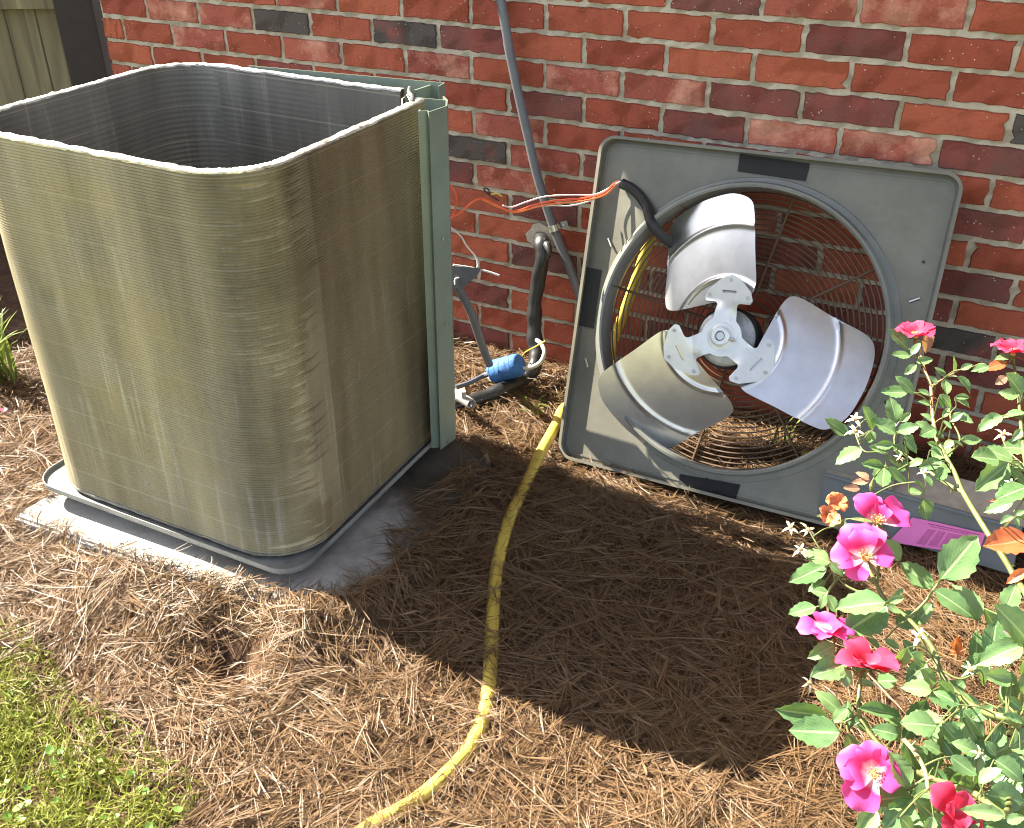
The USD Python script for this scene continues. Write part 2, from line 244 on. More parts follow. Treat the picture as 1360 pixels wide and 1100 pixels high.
def leaf_mat(name, c0, c1, rib, transl=.28, rough=.36):
    """leaf: tone per leaf, paler midrib and side veins by its own coordinates"""
    return mat(name, {'uv': ('uvmap', {'attribute': 'st'}), 'oi': ('object_info', {}), 'gp': ('geometry', {}), 'ln': ('noise_texture', {'scale': 70.0, 'detail': 5.0, 'roughness': .7}), 'lm': ('math', {'math_type': 'multiply_add', 'value2': .65}), 'ls': ('math', {'math_type': 'subtract', 'value2': .3}), 'sp': ('separate_xyz', {}), 'r': ('rgb_ramp', {'ramp': [(0, tuple(.62*np.array(c0))), (.2, c0), (.9, c1), (1, tuple(np.array(c1)*(1.35, 1.15, .9)))]}),
        'sub': ('math', {'math_type': 'subtract', 'value2': .5}), 'ab': ('math', {'math_type': 'absolute'}), 'rr': ('rgb_ramp', {'ramp': [(0, (1, 1, 1)), (.025, (.8, .8, .8)), (.06, (0, 0, 0))]}),
        'sc': ('math', {'math_type': 'multiply_add', 'value2': -1.1}), 'wm': ('math', {'math_type': 'multiply', 'value2': 55.0}), 'sn': ('math', {'math_type': 'sine'}), 'vr': ('rgb_ramp', {'ramp': [(.86, (0, 0, 0)), (1, (.28, .28, .28))]}),
        'ad': ('math', {'math_type': 'add'}), 'm': ('mix_color', {'b': rib}), 'bp': ('bump', {'strength': .25, 'distance': .002, 'invert': True}),
        'p': ('principled_bsdf', {'roughness': rough, 'specular_ior_level': .55}), 't': ('translucent_bsdf', {}), 'tm': ('mix_color', {'blend_type': 'multiply', 'fac': 1.0, 'b': (1.3, 1.25, .5)}), 'mx': ('mix_closure', {'fac': transl})},
        [('uv.UV', 'sp.vector'), ('oi.random', 'lm.value1'), ('gp.position', 'ln.vector'), ('ln.fac', 'lm.value3'), ('lm.value', 'ls.value1'), ('ls.value', 'r.fac'), ('sp.y', 'sub.value1'), ('sub.value', 'ab.value1'), ('ab.value', 'rr.fac'), ('ab.value', 'sc.value1'), ('sp.x', 'sc.value3'), ('sc.value', 'wm.value1'), ('wm.value', 'sn.value1'), ('sn.value', 'vr.fac'),
         ('rr.color', 'ad.value1'), ('vr.color', 'ad.value2'), ('ad.value', 'm.fac'), ('r.color', 'm.a'), ('m.result', 'p.base_color'), ('ad.value', 'bp.height'), ('bp.normal', 'p.normal'), ('m.result', 'tm.a'), ('tm.result', 't.color'), ('p.BSDF', 'mx.closure1'), ('t.BSDF', 'mx.closure2')], surface='mx.closure')
LEAF = leaf_mat('rose_leaf', (.095, .19, .07), (.19, .31, .12), (.30, .42, .20))
LEAFRED = leaf_mat('young_leaf', (.45, .11, .04), (.55, .2, .07), (.5, .2, .1)); LEAFPINK = leaf_mat('bronze_leaf', (.30, .17, .10), (.42, .22, .15), (.4, .3, .2))
def petal_mat(name, base, mid, tip):
    return mat(name, {'uv': ('uvmap', {'attribute': 'st'}), 'sp': ('separate_xyz', {}), 'n': ('noise_texture', {'scale': 90.0, 'detail': 3.0}), 'ad': ('math', {'math_type': 'multiply_add', 'value2': .25}), 'sb': ('math', {'math_type': 'subtract', 'value2': .12}), 'r': ('rgb_ramp', {'ramp': [(0, base), (.13, base), (.42, mid), (1, tip)]}),
        'p': ('principled_bsdf', {'roughness': .6, 'specular_ior_level': .25}), 't': ('translucent_bsdf', {}), 'mx': ('mix_closure', {'fac': .35})},
        [('uv.UV', 'sp.vector'), ('n.fac', 'ad.value1'), ('sp.x', 'ad.value3'), ('ad.value', 'sb.value1'), ('sb.value', 'r.fac'), ('r.color', 'p.base_color'), ('r.color', 't.color'), ('p.BSDF', 'mx.closure1'), ('t.BSDF', 'mx.closure2')], surface='mx.closure')
PETPINK = petal_mat('petal_pink', (.82, .62, .68), (.74, .03, .17), (.76, .11, .40)); PETRED = petal_mat('petal_red', (.66, .10, .16), (.66, .025, .07), (.70, .05, .12))
STEM = plain('rose_stem', (.11, .13, .04), .5, var=.3, vscale=40); THORNY = plain('pale_stem', (.24, .22, .10), .5)
STEMRED = plain('rose_stem_red', (.34, .16, .08), .5, var=.25, vscale=40)
SEPAL = plain('dry_sepal', (.50, .47, .33), .6, var=.15, vscale=60); STAMEN = plain('stamen', (.52, .25, .08), .7, bump=.8, bscale=400); WITHER = plain('withered_petal', (.55, .17, .06), .7, var=.4, vscale=60)
BARK = plain('bark_flake', (.40, .19, .09), .8, var=.3, vscale=40, bump=.5)

# ------------------------------------------------------------------ ground
PADP = Polygon([(-.43, -1.235), (.12, -1.205), (.30, -1.175), (.372, -1.115), (.382, -1.0), (.362, -.565), (.33, -.535), (-.40, -.50)])
import shapely
LAWNP = Polygon([on_z(p, .01)[:2] for p in [(-260, 760), (0, 838), (45, 880), (80, 950), (150, 985), (205, 1035), (262, 1075), (285, 1130), (330, 1260)]]+[(.35, -2.5), (-1.6, -2.5)])
PIT = on_z((312, 888), .0)[:2]
MOUNDS = [(on_z((270, 800), .03)[:2], .10, .045), (on_z((400, 850), .03)[:2], .10, .04), (on_z((150, 780), .03)[:2], .12, .035), (on_z((560, 800), .02)[:2], .12, .03), (on_z((700, 700), .02)[:2], .18, .02)]
def height(x, y):
    x, y = np.asarray(x, float), np.asarray(y, float)
    P = np.stack([x, y, 0*x], -1)
    h = (meshkit.fbm(P*2.4, 3, 5)-.5)*.045+(meshkit.fbm(P*11, 3, 9)-.5)*.022
    d = shapely.distance(PADP, shapely.points(np.stack([x, y], -1)))
    for c, r, a in MOUNDS: h = h+a*np.exp(-(((x-c[0])**2+(y-c[1])**2)/r**2))
    h = h+.018*np.exp(-(d/.07)**2)*(y < -.9)
    h = h+.026*np.exp(-((d-.03)/.06)**2)*((x > .28) & (y < -.5))
    k = np.clip(d/.02, 0, 1); h = h*k+.008*(1-k)
    h = h-.05*np.exp(-(((x-PIT[0])/.07)**2+((y-PIT[1])/.05)**2))
    h = h-.022*np.exp(-((y+.40)/.10)**2)*((x > .38) & (x < 1.6))
    far = np.clip((np.hypot(x-.6, y+1)-3)/3, 0, 1)
    return h*(1-far)-.01*far
def spaced(a, b, step, far):
    inner = np.arange(a, b+1e-6, step); out = []; s = step; v = b
    while v < far: s *= 1.35; v += s; out.append(v)
    low = []; s = step; v = a
    while v > -far: s *= 1.35; v -= s; low.append(v)
    return np.array(low[::-1]+list(inner)+out)
gx, gy = spaced(-1.4, 2.0, .014, 90), spaced(-2.3, .05, .014, 90)
GX, GY = np.meshgrid(gx, gy, indexing='ij'); HZ = height(GX.ravel(), GY.ravel()).reshape(GX.shape)
obj('ground', (np.stack([GX, GY, HZ], -1).reshape(-1, 3), grid(len(gx), len(gy))), SOIL, smooth=True, kind='structure')
from scipy.interpolate import RegularGridInterpolator
HF = RegularGridInterpolator((gx, gy), HZ, bounds_error=False, fill_value=-.01)
PADTOP = .046
def surf(x, y):
    z = HF(np.stack([x, y], -1)); ins = shapely.contains_xy(PADP, x, y)
    return np.where(ins, np.maximum(z, PADTOP), z)

def ribbons(x, y, ang, L, w, lift, slope, bend, roll, seg=3):
    """many thin bent blades lying on the surface, as one mesh"""
    n = len(x); t = np.linspace(-.5, .5, seg+1)
    d = np.stack([np.cos(ang), np.sin(ang)], 1); nrm = np.stack([-d[:, 1], d[:, 0]], 1)
    s = t[None, :]*L[:, None]; b = bend[:, None]*L[:, None]*(t[None, :]**2-.08)
    X = x[:, None]+s*d[:, :1]+b*nrm[:, :1]; Y = y[:, None]+s*d[:, 1:]+b*nrm[:, 1:]
    zc = surf(x, y); ZS = surf(X.ravel(), Y.ravel()).reshape(X.shape)
    Z = .45*zc[:, None]+.55*ZS+lift[:, None]+slope[:, None]*s
    Z = np.maximum(Z, ZS+.001)
    taper = np.array([.55]+[1]*(seg-1)+[.35])
    wd = np.stack([nrm[:, 0]*np.cos(roll), nrm[:, 1]*np.cos(roll), np.sin(roll)], 1)
    C = np.stack([X, Y, Z], -1); o = (w[:, None]*taper[None, :]/2)[..., None]*wd[:, None, :]
    v = np.stack([C-o, C+o], 2).reshape(n, -1, 3); k = 2*(seg+1)
    q = np.array([[2*i, 2*i+1, 2*i+3, 2*i+2] for i in range(seg)])
    f = (q[None]+(np.arange(n)*k)[:, None, None]).reshape(-1, 4)
    return v.reshape(-1, 3), tris(f)

# ------------------------------------------------------------------ concrete pad
pad = PADP.buffer(-.012).buffer(.012)
pm = cat_([ext(pad, .10, PADTOP-.106), ext(pad.buffer(-.006), .006, PADTOP-.006)])
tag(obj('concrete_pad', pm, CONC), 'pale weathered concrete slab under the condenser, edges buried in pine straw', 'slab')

# ------------------------------------------------------------------ brick wall
L_, H_, ZA = .2032, .0677, .9759
DARK = {(2, -1.5), (2, -3.5), (6, -.5), (10, 5.5), (3, 6)}; PART = {(3, 3), (3, 4), (4, 2.5), (8, -1.5)}; LIME = {(4, 4.5), (4, 3.5), (3, 2), (3, 1), (0, 4.5), (0, 3.5), (5, 0), (2, -4.5), (3, -5), (3, -3), (1, -3), (2, -5.5), (7, 0), (3, -1), (6, .5)}
wall = thing('brick_wall', 'red brick house wall with grey mortar behind the condenser and the fan lid', 'wall')
def joint(r, k):
    x = k*L_
    if r in (3, 5): x += .016*np.clip((k-2)/4, 0, 1.2)
    if r == 2: x += .008*np.clip(-k/3, 0, 1)
    j = np.random.default_rng(abs(int(r*131+k*17+900))).normal(0, .0018)
    return x+j
def brick(x0, x1, zc, seed, fine=True):
    g = np.random.default_rng(seed); w, h = x1-x0, .0562
    if not fine:
        return box(((x0+x1)/2, .045, zc), (w, .1, h))
    nu, nv = 15, 6
    u = np.linspace(0, 1, nu); v = np.linspace(0, 1, nv)
    U, V = np.meshgrid(u, v, indexing='ij')
    X = x0+U*w; Z = zc-h/2+V*h
    edge = (U < .01) | (U > .99) | (V < .01) | (V > .99)
    ex = g.normal(0, .0013, U.shape); ez = g.normal(0, .0009, U.shape)+.0022*(meshkit.noise(np.stack([U*9, V*3, 0*U+seed % 97], -1), 2)-.5)
    X = X+np.where((U < .01) | (U > .99), ex, 0); Z = Z+np.where((V < .01) | (V > .99), ez, 0)
    if g.random() < .3:                                              # a chipped arris
        i = g.choice([0, nu-1]); X[i, g.integers(1, 5)] += (1 if i == 0 else -1)*g.uniform(.004, .009)
    Y = .0012*(meshkit.noise(np.stack([U*5, V*2, 0*U+seed % 89], -1), 6)-.5)+g.normal(0, .0008)
    F = np.stack([X, Y, Z], -1)
    # arris ring 2.5 mm behind the face and the back ring
    cx, cz = (x0+x1)/2, zc
    R1 = F.copy(); R1[..., 1] += .0
    face = F.copy(); face[..., 0] = np.where(edge, cx+(F[..., 0]-cx)*(1-.0022/ (w/2)), F[..., 0]); face[..., 2] = np.where(edge, cz+(F[..., 2]-cz)*(1-.0022/(h/2)), F[..., 2])
    vs = face.reshape(-1, 3); fs = [tris(grid(nu, nv))[:, ::1]]
    idx = [i*nv for i in range(nu)]+[(nu-1)*nv+j for j in range(1, nv)]+[i*nv+nv-1 for i in range(nu-2, -1, -1)]+[j for j in range(nv-2, 0, -1)]
    ring = F.reshape(-1, 3)[idx]; n = len(idx)
    r1 = ring+[0, .0024, 0]; r2 = ring*[1, 0, 1]+[0, .09, 0]
    b = len(vs); vs = np.vstack([vs, r1, r2]); j = np.arange(n); j2 = (j+1) % n; ii = np.array(idx)
    q1 = np.stack([ii[j], b+j, b+j2, ii[j2]], 1); q2 = np.stack([b+j, b+n+j, b+n+j2, b+j2], 1)
    fs += [tris(q1), tris(q2)]
    m = trimesh.Trimesh(vs, np.vstack(fs), process=False)
    if m.face_normals[0][1] > 0: m.faces = m.faces[:, ::-1]
    return m
rest = []; KL = -6.42
for r in range(-24, 16):
    zc = ZA-r*H_
    ks = [KL]+list(np.arange(-6, 18) if r % 2 == 0 or False else np.arange(-5.5, 18))
    if r % 2 == 0: ks = [KL]+list(np.arange(-5.5, 18))
    else: ks = [KL]+list(np.arange(-6, 18))
    for a, b in zip(ks[:-1], ks[1:]):
        x0 = joint(r, a)+(.0 if a == KL else .0058); x1 = joint(r, b)-.0058
        if r >= -1 and a < 8.4:
            key = (r, a) if a != KL else (r, -9)
            g = np.random.default_rng(abs(int(r*977+a*31+5000))); c = g.random()
            m = 2 if key in DARK else 1 if key in PART else 3 if key in LIME else (0 if c < .72 else 1 if c < .97 else 3)
            obj('brick', brick(x0, x1, zc+g.normal(0, .0008), int(r*977+a*31+9000)), MB[m], wall, smooth=35)
        else: rest.append(brick(x0, x1, zc, 1, False))
obj('upper_bricks', cat_(rest), MB[0], wall, kind='stuff')
mx, mz = np.linspace(KL*L_+.004, 18*L_, 340), np.linspace(-.12, ZA+24.5*H_, 300)
mz = np.concatenate([np.linspace(-.12, 1.1, 120), np.linspace(1.12, ZA+24.5*H_, 30)])
MX, MZ = np.meshgrid(mx, mz, indexing='ij')
MP = np.stack([MX, 0*MX, MZ], -1); MP[..., 1] = .0042+(meshkit.fbm(MP*38, 3, 3)-.5)*.005
mq = grid(len(mx), len(mz))
obj('mortar', (MP.reshape(-1, 3), mq), MORTAR, wall, smooth=True)
obj('wall_core', cat_([box(((KL*L_+.012+18*L_)/2, .18, 1.2), (18*L_-KL*L_-.012, .3, 2.75))]), MORTAR, wall)

eave = thing('roof_eave', 'pale unseen roof eave added above the brick wall, shaped to shade the fan lid', 'eave')
EZ = 2.2
obj('soffit', ext(Polygon([(-1.353, 0), (-1.38, -.10), (-1.46, -.20), (-1.70, -.385), (-1.74, -.42), (5.5, -.42), (5.5, 0)]), .03, EZ), SOFFIT, eave)  # eave is out of view, added; outline cut to shade the fan lid
obj('fascia', cat_([box((1.87, -.411, EZ+.11), (7.2, .018, .16))]), SOFFIT, eave)
# ------------------------------------------------------------------ fence beyond the corner of the wall
fe = np.array([CR[0], CR[1], 0]); fe /= np.linalg.norm(fe); fn = np.array([fe[1], -fe[0], 0])      # along it, towards the camera
F0 = at_d((113, 50), 3.35); F0[2] = 0
Rf = np.stack([fe, -fn, [0, 0, 1.0]], 1)
fen = thing('wooden_fence', 'weathered wooden picket fence in the upper left corner beyond the brick wall', 'fence', F0, Rf)
for k in range(56):
    g = np.random.default_rng(50+k); w = .1
    xs = -.045-.1055*(k+.5)
    b = ext(rrect(.1015, .018, .004), 1.83+g.normal(0, .008)); b.apply_translation((xs, .012+g.normal(0, .004), .02))
    b = b.subdivide() if False else b
    rr = Ro.from_euler('z', g.normal(0, .02)).as_matrix(); b.vertices = (b.vertices-[xs, 0, 0]) @ rr.T+[xs, 0, 0]
    obj('picket', b, WOOD, fen)
railz = at_d((40, 11), 3.28)[2]
for z in (railz+.045, 1.65, .25) if True else ():
    obj('rail', box((-2.96, -.022, z), (5.85, .036, .09)), WOOD, fen)
pst = obj('post', ext(rrect(.13, .09, .006), 1.9), POSTW, fen); 

# ------------------------------------------------------------------ condenser
AW, AD, ZT, ZB = .655, .59, .8507, .0954
RA = Ro.from_euler('xyz', [.007, .0208, .0398]).as_matrix(); AC0 = np.array([-.0907, -.8464, 0])
ac = thing('air_conditioner', 'stripped air conditioner condenser with bare dirty aluminium coil, top removed, on a concrete pad', 'air conditioner', AC0, RA)
def acl(px, z):
    """plan position on the unit's own level z"""
    n = RA[:, 2]; v = ray(px); P = CAM+v*((n@(AC0+n*z)-n@CAM)/(n@v)); return (RA.T@(P-AC0))[:2]
def arc(c, r, a0, a1, n): a = np.linspace(math.radians(a0), math.radians(a1), n); return [(c[0]+r*math.cos(t), c[1]+r*math.sin(t)) for t in a]
CRD = .12
def coil_path(off):
    w, d, r = AW/2+off, AD/2+off, CRD+off
    p = [(w, y) for y in np.linspace(AD/2-.05, -d+r, 14)]
    p += arc((w-r, -d+r), r, 0, -90, 18)[1:]
    p += [(x, -d) for x in np.linspace(w-r, -w+r, 16)][1:]
    p += arc((-w+r, -d+r), r, -90, -180, 14)[1:]
    p += [(-w, y) for y in np.linspace(-d+r, d-r, 12)][1:]
    p += arc((-w+r, d-r), r, 180, 90, 14)[1:]
    p += [(x, d) for x in np.linspace(-w+r, AW/2-.075, 12)][1:]
    return np.array(p)
def coil_surface(off, step, amp, out):
    p = coil_path(off); t = np.gradient(p, axis=0); t /= np.linalg.norm(t, axis=1, keepdims=True); n = np.stack([t[:, 1]*-1, t[:, 0]], 1)
    c = np.array([0, 0]); n = np.where(((p-c)*n).sum(1, keepdims=True) < 0, -n, n)
    nz = int((ZT-ZB)/step); z = np.linspace(ZB, ZT, nz*2+1); gro = (np.arange(nz*2+1) % 2)*1.0
    s = np.concatenate([[0], np.cumsum(np.linalg.norm(np.diff(p, axis=0), axis=1))])
    S, Z = np.meshgrid(s, z, indexing='ij')
    q = np.stack([S, Z, 0*S], -1)
    a = amp*(.5+1.1*meshkit.fbm(q*[7, 9, 1], 3, 21))
    corner = np.exp(-((S-.48)/.13)**2)
    d = gro[None, :]*a*(1+1.5*corner)+(meshkit.fbm(q*[5, 5, 1], 3, 4)-.5)*.005+corner*(meshkit.noise(q*[40, 130, 1], 8)-.5)*.0022
    d = d-.004*np.exp(-(((S-.97)/.012)**2+((Z-.56)/.022)**2))
    zz = Z+corner*(meshkit.fbm(q*[18, 3, 1], 2, 31)-.5)*.012*((Z > ZB+.02) & (Z < ZT-.02))
    v = np.stack([p[:, None, 0]+n[:, None, 0]*d*out, p[:, None, 1]+n[:, None, 1]*d*out, zz], -1)
    f = grid(len(s), len(z)); 
    return v.reshape(-1, 3), (f if out > 0 else f[:, ::-1]), len(s), len(z)
v, f, _, _ = coil_surface(0, .0054, .0012, 1)
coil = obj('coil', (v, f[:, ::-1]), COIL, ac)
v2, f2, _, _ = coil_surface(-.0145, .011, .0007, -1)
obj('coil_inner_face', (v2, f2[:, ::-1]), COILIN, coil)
def rim(z, zh, wid, jit, seed):
    p = spline([(a, b, z) for a, b in coil_path(-.0072)[::3]], 8); g = np.random.default_rng(seed)
    t = np.gradient(p, axis=0); t /= np.linalg.norm(t, axis=1, keepdims=True); n = np.stack([-t[:, 1], t[:, 0], 0*t[:, 0]], 1)
    sec = np.array([[-1, -1], [-1, .4], [-.6, 1], [.6, 1], [1, .4], [1, -1]])
    V = p[:, None]+n[:, None]*(sec[:, 0]*wid/2)[None, :, None]+np.array([0, 0, 1.0])*(sec[:, 1]*zh/2)[None, :, None]
    nn = meshkit.noise(V*60, seed)[..., None]-.5; V = V+nn*jit*np.array([1, 1, 1.0])
    V[..., 2] += g.normal(0, jit*.25, V.shape[:2])
    k = len(sec); return trimesh.Trimesh(V.reshape(-1, 3), tris(grid(len(p), k)), process=False)
obj('coil_top_edge', rim(ZT+.001, .005, .0162, .0024, 3), RIMW, coil, smooth=35)
for (zz) in (ZB+.004,): obj('coil_foot', rim(zz, .008, .017, .002, 5), COILIN, coil)
# green corner post: folded sheet metal
from shapely.geometry import LineString
zq = ZT-.004
E_ = [acl(p, zq) for p in [(556, 149), (566, 149), (570, 150), (593, 142), (594, 134)]]
def sheet(pts, t, z0, z1): return ext(LineString([tuple(p) for p in pts]).buffer(t/2, cap_style='flat', join_style='mitre'), z1-z0, z0)
post = obj('corner_post', sheet([E_[0]+[-.004, .012], E_[0], E_[1]-[.003, .0], E_[1]+[.0, .004], E_[2]+[0, .0], E_[3], E_[4], E_[4]+[-.02, .02]], .0022, ZB+.002, ZT-.002), GREEN, ac)
bz = ZT+.004
B_ = [acl(p, bz) for p in [(330, 87), (590, 110)]]
rear = obj('rear_panel', cat_([sheet([B_[0], B_[1], B_[1]+[.004, -.03]], .002, ZB, bz)]), GREEN, ac)
fl = [acl(p, zq) for p in [(546, 129), (591, 133)]]
obj('flange', cat_([sheet([fl[0], fl[1]], .0025, ZB, ZT-.004)]), GREEN, ac)
fl2 = [acl(p, zq) for p in [(551, 121), (578, 112)]]
obj('flange', cat_([sheet([fl2[0], fl2[1]], .004, ZB, ZT-.002)]), GREEN, ac)
hk = [acl(p, zq) for p in [(534, 140), (534, 131), (541, 130)]]
obj('tube_hook', tube([(*hk[0], ZT-.03), (*hk[1], ZT-.005), (*hk[2], ZT+.002), (*acl((546, 137), zq), ZT-.004)], .0016, 6), RIMW, ac)
ez = [acl(p, zq) for p in [(544, 118), (543, 126), (547, 133), (546, 140)]]
obj('tube_end', tube(spline([(*e, ZT-.002+.003*i % 2) for i, e in enumerate(ez)], 5), .0035, 7), RIMW, ac)
for zz, kk in ((ZT-.012, .62), (ZT-.26, .5), (ZT-.45, .55), (ZB+.01, .4)):
    a = E_[2]*(1-kk)+E_[3]*kk; t = (E_[3]-E_[2])/np.linalg.norm(E_[3]-E_[2]); nrm_ = np.array([t[1], -t[0]])
    obj('screw', cyl((*(a), zz), (*(a+nrm_*.0035), zz), .0035, 8), STEEL, post)
# base pan with rolled lip
pr = rrect(AW+.036, AD+.030, .058, -.008, 0)
pan = obj('base_pan', cat_([ext(pr, .003, ZB-.012), ext(pr.difference(pr.buffer(-.0018)), .010, ZB-.010)]), PAN, ac)
for sx in (-.2, .2):
    for sy in (-.18, .18):
        zg = (PADTOP+.001)-(-sx*.0208+sy*.007)
        obj('foot', cyl((sx, sy, zg), (sx, sy, ZB-.012), .03, 14), BLACK, pan)

# ------------------------------------------------------------------ fan lid leaning on the wall
LC = np.array([.8049, -.2056, .3258]); RL = Ro.from_euler('xyz', [1.0913, -.0198, .0152]).as_matrix()
lid = thing('fan_lid', 'grey-green square condenser lid with three-bladed fan, turned inside out, leaning on the brick wall', 'fan', LC, RL)
sk = lambda x, y: (x+np.where(x < 0, -.001-.026*y/.384*np.clip(-x/.387, 0, 1), 0), y)
def skew(m): m.vertices[:, 0], m.vertices[:, 1] = sk(m.vertices[:, 0], m.vertices[:, 1]); return m
LW, LH = .774, .768; RC = np.array([-.002, -.008]); RO = .326
outl = rrect(LW, LH, .038)
hole = Point(*RC).buffer(RO-.008, 48)
panel = obj('panel', skew(ext(outl.difference(hole), .0016, -.0008)), LID, lid)
lip = outl.difference(outl.buffer(-.0022))
lipo = cat_([ext(lip, .020, .0008), ext(outl.buffer(.0012).difference(outl.buffer(-.006)), .0022, .0205)])
obj('rim', skew(lipo), LIDRIM, panel)
groove = outl.buffer(-.012).difference(outl.buffer(-.0165)); obj('pressed_bead', skew(ext(groove, .0022, .0006)), LID, panel)
def at_ring(m): m.apply_translation((RC[0], RC[1], 0)); return m
prof = [(RO+.016, .0012), (RO+.014, .004), (RO+.002, .006), (RO-.001, .012), (RO-.001, .036), (RO-.004, .041), (RO-.009, .042), (RO-.013, .039), (RO-.014, .02), (RO-.013, 0), (RO-.010, -.03), (RO-.006, -.05), (RO-.004, -.052), (RO-.003, -.05), (RO-.006, -.02), (RO-.007, -.002)]
cm = at_ring(revolve(prof, 120)); cm.faces = cm.faces[:, ::-1]
col = obj('collar', cm, COLLAR, lid, smooth=40)
# grille: rings and spokes
GZ = -.040
def ringm(r, z, t, n=72):
    a = np.linspace(0, 2*np.pi, n, endpoint=False); b = np.linspace(0, 2*np.pi, 5, endpoint=False)
    R_ = r+t*np.cos(b)[None]; v = np.stack([R_*np.cos(a)[:, None], R_*np.sin(a)[:, None], np.broadcast_to(z+t*np.sin(b)[None], (n, 5))], -1).reshape(-1, 3)
    i, j = np.meshgrid(np.arange(n), np.arange(5), indexing='ij'); q = np.stack([i*5+j, ((i+1) % n)*5+j, ((i+1) % n)*5+(j+1) % 5, i*5+(j+1) % 5], -1).reshape(-1, 4)
    return trimesh.Trimesh(v, tris(q), process=False)
gr = obj('grille', at_ring(ringm(.072, GZ, .003)), WIRE, lid)
for k in range(20):
    r = .090+k*.0118
    obj('grille_ring', at_ring(ringm(r, GZ-.003+.012*(1-(r/.32)**2), .0020)), WIRE, gr)
for k in range(8):
    a = math.radians(81+45*k); d = np.array([math.cos(a), math.sin(a)])
    ps = [(*(d*r), GZ+.001+.012*(1-(r/.32)**2)) for r in np.linspace(.06, RO-.006, 8)]
    obj('grille_spoke', at_ring(tube(ps, .0028, 6)), WIRE, gr)
    obj('spoke_foot', at_ring(tube([(*(d*(RO-.013)), -.02), (*(d*(RO-.012)), .03)], .0022, 6)), WIRE, gr)
# motor
HUB = np.array([-.017, -.030])
def at_hub(m, z=0): m.apply_translation((HUB[0], HUB[1], z)); return m
mo = revolve([(.0, -.036), (.060, -.036), (.068, -.030), (.070, -.02), (.070, .028), (.066, .034), (.064, .036)], 48); mo.faces = mo.faces[:, ::-1]
motor = obj('motor', at_hub(mo), BLACK, lid, smooth=35)
ce = revolve([(.0, .046), (.022, .046), (.026, .043), (.056, .040), (.063, .037), (.0655, .034)], 48); ce.faces = ce.faces
if ce.face_normals[10][2] < 0: ce.faces = ce.faces[:, ::-1]
obj('motor_cap', at_hub(ce), ALU, motor, smooth=30)
for k in range(4):
    a = math.radians(50+90*k); obj('cap_bolt', at_hub(cyl((.05*math.cos(a), .05*math.sin(a), .038), (.05*math.cos(a), .05*math.sin(a), .0435), .0045, 8)), STEEL, motor)
# spider bracket
HZ_ = .083
arms = [92, 212, 332]
def spider():
    p = Point(0, 0).buffer(.044, 24)
    for a in arms:
        s = Polygon([(0, -.027), (.074, -.023), (.074, -.054), (.082, -.059), (.100, -.052), (.126, -.024), (.136, 0), (.126, .024), (.100, .052), (.082, .059), (.074, .054), (.074, .023), (0, .027)])
        p = p.union(affinity.rotate(s, a, origin=(0, 0)))
    return p.buffer(.008, 6).buffer(-.011, 6).buffer(.003, 6)
sp = spider(); cuts = []
for a in arms:
    sl = affinity.rotate(rrect(.006, .034, .002, .098, 0), a, origin=(0, 0)); cuts.append(sl)
    for (s, t) in ((.124, 0), (.088, .047), (.088, -.047)): pass
sp2 = sp.difference(shapely.union_all(cuts)).difference(Point(0, 0).buffer(.009))
def twist(m):
    m = m.subdivide_to_size(.009); v = m.vertices
    for a in arms:
        ca, sa = math.cos(math.radians(a)), math.sin(math.radians(a)); s_ = v[:, 0]*ca+v[:, 1]*sa; t_ = -v[:, 0]*sa+v[:, 1]*ca
        k = np.clip((s_-.046)/.034, 0, 1); v[:, 2] -= k*k*(3-2*k)*t_*math.tan(math.radians(25))*(np.abs(t_) < .07)
    m.vertices = v; return m
hub = obj('hub_bracket', at_hub(twist(ext(sp2, .0026, HZ_))), HUBM, lid, smooth=30)
emb = shapely.union_all([Point(0, 0).buffer(.036)]+[affinity.rotate(rrect(.092, .026, .008, .046, 0), a, origin=(0, 0)) for a in arms]).buffer(.006).buffer(-.006); obj('raised_web', at_hub(twist(cat_([ext(emb.buffer(-.001*i).difference(shapely.union_all(cuts).buffer(.004)).difference(Point(0, 0).buffer(.028)), 0.0009, HZ_+.0022+.0008*i) for i in range(2)]))), HUBM, hub, smooth=30)
bo = revolve([(.034, .0015), (.032, .003), (.030, .0055), (.026, .006), (.021, .008), (.0205, .018), (.018, .020), (.0115, .020), (.0105, .018), (.0105, -.02)], 36)
if bo.face_normals[40][2] < 0: bo.faces = bo.faces[:, ::-1]
obj('hub_boss', at_hub(bo, HZ_), HUBM, hub, smooth=30)
obj('shaft', at_hub(cyl((0, 0, .04), (0, 0, HZ_+.014), .0085, 20)), STEEL, hub)
obj('set_screw', at_hub(cyl((.019, -.002, HZ_+.013), (.032, -.004, HZ_+.013), .004, 8)), STEEL, hub)
